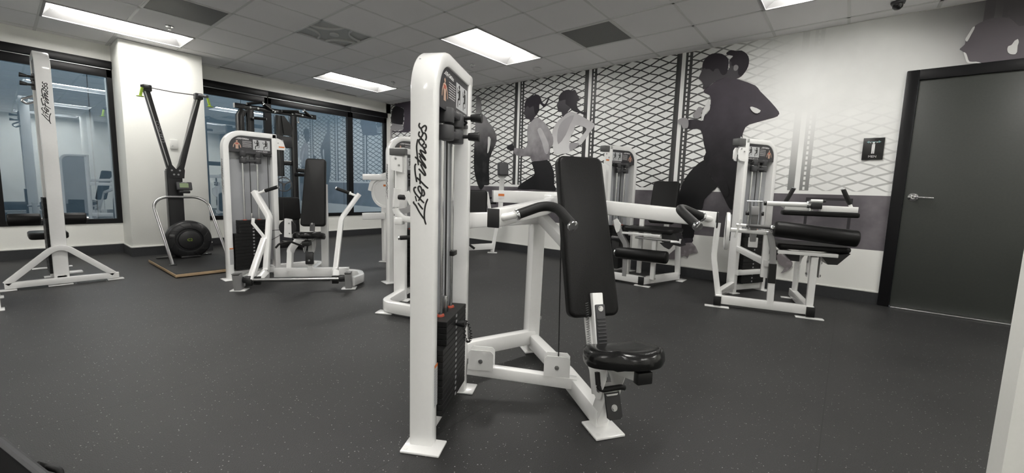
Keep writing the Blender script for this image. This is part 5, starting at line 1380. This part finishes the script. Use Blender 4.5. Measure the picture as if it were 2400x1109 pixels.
# ------------------------------------------------------------------ bench machine against the mural, seen between the tower and the post
root = empty('bench_machine', (4.75, 4.3, 0), 'white machine with square head pad on a post, near the mural beyond the tower', 'gym machine')
FM = Matrix(((.627, .779, 0, 4.986), (-.779, .627, 0, 4.013), (0, 0, 1, 0), (0, 0, 0, 1)))   # x to the right, y away
b = B(); b.pad(.42, .42, .10, FM @ basis((-.60, -.02, .76), (1, 0, 0), (0, .25, .97)), rc=.05, re=.03)
part('chest_pad', b, 'vinyl', root, sharp=60)
b = B(); b.pad(.145, .19, .11, FM @ basis((-.185, .03, 1.30), (.9, .35, 0), (0, .12, .99)), rc=.02, re=.012)
part('head_pad', b, 'dark', root, sharp=60)
part('pad_plate', B(FM).box((-.18, .06, 1.205), (.15, .11, .012), bev=.003), 'white', root)
part('pad_post', B(FM).beam([(-.20, .10, .40), (-.175, .07, 1.21)], .075, .06, ref=(0, 1, 0), r=.006), 'white', root)
part('leg', B(FM).beam([(-.30, .10, .02), (-.24, .10, .42)], .06, .07, ref=(0, 1, 0), r=.006), 'white', root)
part('foot_plate', B(FM).box((-.30, .10, .006), (.15, .09, .011), bev=.004), 'white', root)
part('floor_beam', B(FM).beam([(-1.0, -.12, .08), (-.30, .07, .11)], .06, .09, r=.006), 'white', root)
part('curved_beam', B(FM).beam([(-1.0, -.25, .50), (-.62, -.20, .485), (-.30, -.02, .53)], .06, .07, fil=.4, r=.006), 'white', root)
part('hinge_plate', B(FM).prism([(-.42, .96), (-.38, .96), (-.33, .72), (-.29, .60), (-.40, .56), (-.38, .72)], .012, Matrix(((1, 0, 0, 0), (0, 0, -1, -.02), (0, 1, 0, 0), (0, 0, 0, 1)))), 'white', root)
b = B(FM)
for z_ in (.70, .80, .88): b.cyl((-.36, .0, z_), (-.25, .0, z_), .030, bev=.006)
part('adjuster_knobs', b, 'black', root)
part('lever', B(FM).cyl((-.66, -.12, .16), (-.56, -.12, .09), .018, bev=.004), 'rubber', root)
part('seat_pad', B(FM).box((-.95, -.1, .42), (.35, .35, .07), bev=.025), 'vinyl', root)

# ------------------------------------------------------------------ lat pulldown, left
root = empty('lat_pulldown_machine', (.33, 5.9, 0), 'tall narrow white pulldown tower with arched foot and black rollers, left of pillar', 'gym machine')
TM = frame(.283, 6.12, -90)
tower(root, TM, Wd=0.50, Ht=2.11, D=0.10, flip=True, stack_top=0.80, logo_z=1.465, label_front=False, word='')
b = B()
for z_, c_ in ((1.87, 0), (1.80, 0)): b.cyl((.28, 5.72, z_), (.235, 5.72, z_), .010).cyl((.24, 5.72, z_), (.195, 5.72, z_+.004), .013, .020, bev=.003)
part('adjuster_knobs', b, 'black', root)
part('base_bar', B().beam([(-.01, 5.60, .045), (.715, 5.60, .045)], .045, .055, r=.006), 'white', root)
part('arch_brace', B().beam([(.0, 5.60, .06), (.28, 5.60, .335), (.335, 5.60, .355), (.39, 5.60, .335), (.68, 5.60, .06)], .05, .045, ref=(0, 1, 0), fil=.12, r=.006), 'white', root)
for x_ in (0.0, .69): part('foot_plate', B().box((x_, 5.60, .006), (.12, .08, .011), bev=.004), 'white', root)
part('spine', B().beam([(.335, 5.62, .05), (.335, 6.75, .05)], .06, .07, r=.006), 'white', root)
part('foot_plate', B().box((.335, 6.72, .006), (.30, .08, .011), bev=.004), 'white', root)
part('seat_post', B().beam([(.335, 6.48, .06), (.335, 6.48, .34)], .07, .06, ref=(0, 1, 0), r=.006), 'white', root)
part('roller_post', B().beam([(.335, 6.25, .06), (.335, 6.25, .62)], .05, .05, ref=(0, 1, 0), r=.006), 'white', root)
b = B(); b.pad(.28, .34, .07, Matrix.Translation((.315, 6.50, .355)), rc=.05, re=.02); part('seat_pad', b, 'vinyl', root, sharp=60)
part('roller_shaft', B().cyl((.05, 6.25, .57), (.60, 6.25, .57), .014), 'steel', root)
for (a, c_) in ((.045, .265), (.385, .583)):
    part('roller_pad', B().cyl((a, 6.25, .57), (c_, 6.25, .57), .06, n=30, bev=.015), 'vinyl', root, sharp=60)
part('arm', B().beam([(.333, 6.08, 2.06), (.333, 6.55, 2.02)], .05, .06, r=.006), 'white', root)
part('lat_bar', B().tube([(-.15, 6.55, 1.60), (.05, 6.55, 1.70), (.62, 6.55, 1.70), (.82, 6.55, 1.60)], .014, fil=.05), 'chrome', root) if False else None
part('lat_bar', B().tube([(.333, 6.10, 1.70), (.333, 6.90, 1.70)], .014), 'chrome', root) if False else None
part('cable_hook', B().tube([(.30, 6.1, 1.70), (.24, 6.1, 1.67), (.20, 6.1, 1.70), (.25, 6.1, 1.73), (.30, 6.1, 1.76)], .010, fil=.02), 'chrome', root)
part('bracket', B().box((.43, 6.0, .05), (.14, .12, .015), bev=.003), 'white', root)

# ------------------------------------------------------------------ tower cut by the left edge of the photo
root = empty('weight_tower', (-.08, 5.0, 0), 'white machine post with printed side label and foot plate, cut by the left edge', 'gym machine')
TM = frame(-.135, 5.33, -90)
tower(root, TM, Wd=0.50, flip=True, D=0.10, stack_top=0.607, logo=None, label_front=False, word='')
lb = B(); q0 = basis((-.13, 4.8285, .18), (1, 0, 0), (0, 0, 1)); lb.quad(.008, 0, .085, .17, q0)
wl = part('warning_label', lb, 'print_light', root)
tl = B(); small_text_lines(tl, q0 @ Matrix.Translation((0, 0, .0006)), .012, .155, .08, 14, .0105, .0035); part('label_print', tl, 'print_grey', wl)

# ------------------------------------------------------------------ ski trainer in front of the pillar
root = empty('ski_trainer', (1.46, 6.0, 0), 'black Y shaped standing ski trainer with green handles in front of the white pillar', 'gym machine')
XC = 1.445; YS = 6.40
b = B().box((XC, 5.87, .022), (.70, 1.20, .030), bev=.004); pf = part('platform', b, 'ply', root)
part('platform_mat', B().box((XC, 5.87, .039), (.688, 1.188, .006), bev=.002), 'rubber', pf)
part('column', B().beam([(XC-.045, YS+.12, .05), (XC-.045, YS+.12, 1.13)], .15, .09, ref=(0, 1, 0), r=.008), 'black', root)
part('column_side', B().box((XC-.124, YS+.12, .585), (.006, .085, 1.05), bev=.002), 'darkgrey', root)
xv = XC-.03
for sg, xt, zt in ((-1, 1.185, 2.03), (1, 1.68, 2.025)):
    b = B().beam([(xv+sg*.035, YS+.12, 1.05), (xt, YS+.10, zt)], .055, .08, ref=(0, 1, 0), r=.006)
    ar = part('upright_arm', b, 'black', root)
    b = B().beam([(xv+sg*.035-.03*1, YS+.075, 1.14), (xt-.018, YS+.055, zt-.02)], .012, .006, ref=(0, 1, 0), r=.002)
    part('arm_rail', b, 'steel', ar)
    part('pulley_cap', B().box((xt-sg*.0, YS+.07, zt+.02), (.085, .10, .075), bev=.012), 'dark', ar)
    part('pulley_arm', B().beam([(xt, YS+.02, zt+.03), (xt+sg*.06, YS-.06, zt+.015)], .04, .035, r=.01), 'dark', ar)
    hx = xt+sg*.062; h_ = part('handle', B().cyl((hx, YS-.06, zt-.0), (hx+sg*.02, YS-.06, zt-.095), .0135, bev=.003), 'lime', root)
    part('handle_flange', B(basis((hx+sg*.022, YS-.06, zt-.105), (1, 0, 0), (0, 1, 0)).normalized() if False else Matrix.Translation((hx+sg*.022, YS-.06, zt-.105))).lathe([(0, 0), (.034, .0), (.036, .006), (.016, .012), (.0, .014)], n=20), 'lime', h_)
part('cross_cord', B().tube([(1.19, YS+.06, 2.062), (1.43, YS+.06, 2.050), (1.68, YS+.06, 2.058)], .006), 'darkgrey', root)
part('side_lettering', text_b(B(), 'CONCEPT2', .050, basis((1.266, YS+.066, 1.56), (.195, 0, -.98), (.98, 0, .195))), 'print_grey', root)
cp_ = part('gusset', B().prism([(xv-.085, 1.02), (xv+.075, 1.02), (xv+.085, 1.12), (xv+.06, 1.21), (xv+.0, 1.13), (xv-.06, 1.21), (xv-.09, 1.12)], .012, Matrix(((1, 0, 0, 0), (0, 0, -1, YS+.075), (0, 1, 0, 0), (0, 0, 0, 1)))), 'black', root)
b = B()
for (dx, dz_) in ((-.045, 1.115), (.035, 1.115), (-.025, 1.065), (.018, 1.065)): bolt(b, (xv+dx, YS+.063, dz_), (0, -1, 0), .008)
part('gusset_bolts', b, 'steel', cp_)
MN = basis((xv+.05, YS-.02, .925), (1, 0, 0), (0, .25, .97))
mn = part('monitor', B(MN).box((0, 0, 0), (.155, .10, .035), bev=.010), 'dark', root)
part('screen', B(MN).box((-.005, .006, .018), (.088, .055, .003)), 'lcd', mn)
part('monitor_lettering', text_b(B(), 'concept2', .016, MN @ Matrix.Translation((0, .038, .0185))), 'print_white', mn)
part('phone_tray', B().box((xv+.05, YS-.01, .855), (.11, .06, .035), bev=.01), 'black', mn)
FW = basis((XC+.03, YS-.04, .265), (1, -.06, 0), (0, 0, 1))
fl_ = B(FW).lathe([(0, .070), (.105, .070), (.112, .066), (.116, .048), (.135, .046), (.140, .062), (.150, .064), (.205, .052), (.226, .036), (.236, .01), (.236, -.05), (.22, -.09), (.0, -.10)], n=56)
fw_ = part('flywheel_housing', fl_, 'black', root)
b = B(FW)
for k in range(12):
    a = 2*PI*k/12+.2; b = B(FW); b.beam([(.152*math.cos(a), .152*math.sin(a), .064), (.21*math.cos(a+.25), .21*math.sin(a+.25), .052)], .006, .006, ref=(0, 0, 1), r=.002); part('housing_rib', b, 'black', fw_)
part('badge', text_b(B(), 'C2', .045, FW @ Matrix.Translation((0, -.012, .0708))), 'lime', fw_)
part('damper', B(FW).box((-.17, .06, .062), (.05, .035, .03), bev=.008), 'darkgrey', fw_)
part('base_foot', B().box((XC+.03, YS+.0, .055), (.20, .22, .03), bev=.01), 'black', root)
part('base_foot', B().box((XC, YS+.06, .05), (.56, .06, .02), bev=.006), 'black', root)
hp = fillet([(1.19, 5.86, .045), (1.145, 6.46, .78), (XC, 6.50, .80), (1.70, 6.46, .78), (1.74, 5.86, .045)], [.16, 0, .16], n=8)
hp = fillet([(1.20, 5.86, .045), (1.15, 6.44, .79), (1.70, 6.44, .79), (1.745, 5.86, .045)], .16, n=8)
part('support_hoop', B().tube(hp, .016, n=16), 'steel', root)
for x_ in (1.20, 1.745): part('hoop_foot', B().box((x_, 5.86, .046), (.06, .07, .010), bev=.003), 'black', root)

# ------------------------------------------------------------------ black pull-up machine behind the chest press
root = empty('pull_up_machine', (2.7, 6.6, 0), 'black pull-up tower with angled grips on its top bar, behind the chest press', 'gym machine')
Y7 = 6.60
part('pull_up_bar', B().beam([(2.115, Y7, 2.03), (3.22, Y7, 2.03)], .06, .065, r=.005), 'blackmetal', root)
part('bar_end', B().box((2.112, Y7, 2.03), (.004, .058, .062)), 'grey_paint', root)
part('post', B().beam([(2.18, Y7+.02, .02), (2.18, Y7+.02, 1.90), (2.22, Y7+.02, 1.98)], .085, .10, ref=(0, 1, 0), r=.006), 'blackmetal', root)
part('post', B().beam([(2.30, Y7+.02, .02), (2.30, Y7+.02, 2.0)], .085, .10, ref=(0, 1, 0), r=.006), 'blackmetal', root)
part('post', B().beam([(2.68, Y7+.02, 1.10), (2.68, Y7+.02, 1.98)], .09, .10, ref=(0, 1, 0), r=.006), 'blackmetal', root)
part('post', B().beam([(2.885, Y7+.02, .02), (2.885, Y7+.02, 2.0)], .08, .10, ref=(0, 1, 0), r=.006), 'blackmetal', root)
part('cross_bar', B().beam([(2.30, Y7+.02, 1.30), (2.88, Y7+.02, 1.30)], .05, .07, r=.005), 'blackmetal', root)
part('cross_bar', B().beam([(2.18, Y7+.02, .06), (2.885, Y7+.02, .06)], .06, .08, r=.005), 'blackmetal', root)
for (x_, ya) in ((2.18, 0), (2.885, 0)): part('foot_beam', B().beam([(x_, Y7-.35, .04), (x_, Y7+.45, .04)], .06, .06, r=.005), 'blackmetal', root)
part('machine_cover', B().box((2.72, Y7-.04, 1.60), (.20, .12, .16), bev=.01), 'dark', root)
part('side_plate', B().prism([(2.73, 1.70), (2.83, 1.70), (2.86, 1.82), (2.74, 1.98), (2.70, 1.98)], .02, Matrix(((1, 0, 0, 0), (0, 0, -1, Y7-.02), (0, 1, 0, 0), (0, 0, 0, 1)))), 'blackmetal', root)
part('arm', B().beam([(2.90, Y7-.02, 1.20), (3.15, Y7-.02, 1.19)], .05, .06, r=.005), 'blackmetal', root)
part('arm_rest', B().box((2.93, Y7-.1, 1.13), (.10, .25, .05), bev=.015), 'vinyl', root)
b = B(); b.pad(.36, .34, .07, basis((2.70, Y7-.10, .62), (1, 0, 0), (0, .1, .99)), rc=.04, re=.02); part('back_pad', b, 'vinyl', root, sharp=60)
for (p0, p1) in (((2.25, Y7-.06, 2.065), (2.43, Y7-.10, 2.11)), ((2.44, Y7-.10, 2.09), (2.58, Y7-.02, 2.03)), ((2.31, Y7-.10, 1.88), (2.46, Y7-.12, 1.885)), ((2.70, Y7-.06, 2.04), (2.92, Y7-.10, 2.065)), ((2.99, Y7-.12, 2.085), (3.14, Y7-.02, 2.03))):
    p0 = Vector(p0); p1 = Vector(p1); d = (p1-p0).normalized()
    g_ = part('hand_grip', B().cyl(p0, p1, .019, bev=.003), 'rubber', root)
    part('grip_end', B().cyl(p0-d*.010, p0+d*.002, .020, bev=.003).cyl(p1-d*.002, p1+d*.010, .020, bev=.003), 'chrome', g_)
b = B()
for (x_, z_) in ((2.30, 2.03), (2.40, 2.03), (2.62, 2.02), (2.86, 2.03), (3.01, 2.03)): bolt(b, (x_, Y7-.031, z_), (0, -1, 0), .010)
part('bar_bolts', b, 'chrome', root)
part('hook', B().tube([(2.94, Y7-.03, 1.99), (2.94, Y7-.04, 1.93)], .010).cyl((2.94, Y7-.04, 1.93), (2.94, Y7-.04, 1.90), .018, bev=.005), 'chrome', root)
DMx = basis((2.66, Y7-.15, .98), (.8, -.6, 0), (0, 0, 1))
b = B(DMx); c_ = [(.10*math.cos(2*PI*k/32), .10*math.sin(2*PI*k/32), 0) for k in range(32)]
b.tube(c_, .008, closed=True, n=8, ref=(0, 0, 1))
for k in range(3):
    a = 2*PI*k/3+.5; b.cyl((0, 0, 0), (.10*math.cos(a), .10*math.sin(a), 0), .008, n=8)
b.cyl((0, 0, -.015), (0, 0, .015), .022); part('pulley_wheel', b, 'darkgrey', root)
part('cable', B().cyl((2.60, Y7-.15, .5), (2.60, Y7-.10, 1.55), .004, n=8), 'ink', root)

# ------------------------------------------------------------------ wall switch plate on the pillar
e = empty('thermostat', (1.54, PY-.012, 1.41), 'small square white control plate on the white pillar, inside the Y shaped arms', 'control')
part('plate', B().box((1.54, PY-.008, 1.47), (.085, .016, .125), bev=.004), 'trim', e)
part('button', B().cyl((1.525, PY-.016, 1.45), (1.525, PY-.022, 1.45), .008, bev=.002), 'print_light', e)
# blind cords under the far window
e = empty('blind_cord', (3.55, YW-.03, .40), 'thin dark blind cord with a looped end hanging below the window by the chest press', 'cord')
part('cord', B().tube([(3.62, YW-.035, .62), (3.62, YW-.035, .30), (3.61, YW-.035, .27), (3.63, YW-.035, .24), (3.62, YW-.035, .15)], .0025, n=6), 'darkgrey', e)
part('loop', B().tube([(3.52, YW-.035, .38), (3.49, YW-.035, .30), (3.52, YW-.035, .24), (3.55, YW-.035, .30), (3.53, YW-.035, .36)], .002, n=6), 'darkgrey', e)

# ------------------------------------------------------------------ dark bag in the near left corner
root = empty('dark_bag', (-.10, 1.72, 0), 'dark bag edge with grey rim and loose strap end, bottom left corner', 'bag')
b = B(Matrix.Translation((-.125, 1.55, 0)) @ Matrix.Rotation(R(-77), 4, 'Z'))
b.pad(.84, .34, .215, Matrix(), rc=.06, re=.05, dome=.02); part('bag_body', b, 'bag', root, sharp=60)
b = B(Matrix.Translation((-.125, 1.55, .195)) @ Matrix.Rotation(R(-77), 4, 'Z'))
c_ = fillet([(-.415, -.165, 0), (.415, -.165, 0), (.415, .165, 0), (-.415, .165, 0), (-.415, -.16, 0)], .06)
b.tube(c_, .014, n=10, ref=(0, 0, 1)); part('piping', b, 'dark', root)
part('strap_end', B().tube([(.02, 1.72, .19), (.035, 1.73, .17), (.06, 1.69, .165), (.062, 1.66, .14)], .008, fil=.02), 'rubber', root)

# ------------------------------------------------------------------ back of the room, seen in the window reflection
e = empty('wall_television', (-1.0, YB+.03, 1.3), 'black wall television reflected at the left of the first window', 'television')
part('screen', B().box((-1.0, YB+.05, 1.68), (1.15, .05, .66), bev=.008), 'ink', e)
part('display', B().box((-1.0, YB+.077, 1.68), (1.10, .004, .61)), mat('dim_screen', (.01, .02, .05), .2, emit=(.03, .07, .16), es=.35), e)
e = empty('dumbbell_rack', (-.75, YB+.35, 0), 'dark dumbbell rack reflected low in the first window', 'rack')
b = B()
for x_ in (-1.55, .05): b.beam([(x_, YB+.15, .02), (x_, YB+.15, .95)], .06, .06, ref=(0, 1, 0), r=.005); b.beam([(x_, YB+.10, .04), (x_, YB+.65, .04)], .06, .06, r=.005)
part('frame', b, 'blackmetal', e)
for z_ in (.35, .80): part('shelf', B().box((-.75, YB+.35, z_), (1.66, .30, .03), bev=.005), 'darkgrey', e)
def dumbbell():
    t = empty('dumbbell', (0, 0, 0), 'black hexagonal dumbbell on the reflected rack', 'dumbbell', 'dumbbells on the rack in the window reflection')
    part('handle', B().cyl((0, -.07, .06), (0, .07, .06), .014), 'steel', t)
    for sg in (-1, 1): part('head', B().cyl((0, sg*.06, .06), (0, sg*.14, .06), .06, n=6, bev=.006), 'black', t)
    return t
db = dumbbell(); first = True
for z_ in (.366, .816):
    for k in range(9):
        if first: o = db; first = False
        else:
            o = db.copy(); SC.collection.objects.link(o)
            for ch in db.children:
                c = ch.copy(); SC.collection.objects.link(c); c.parent = o
        o.location = (-1.42+.168*k, YB+.36, z_)
        o['label'] = '%s black hexagonal dumbbell from the rack\'s left end, %s shelf, in window reflection' % (['first', 'second', 'third', 'fourth', 'fifth', 'sixth', 'seventh', 'eighth', 'ninth'][k], 'lower' if z_ < .5 else 'upper')
split_pieces()
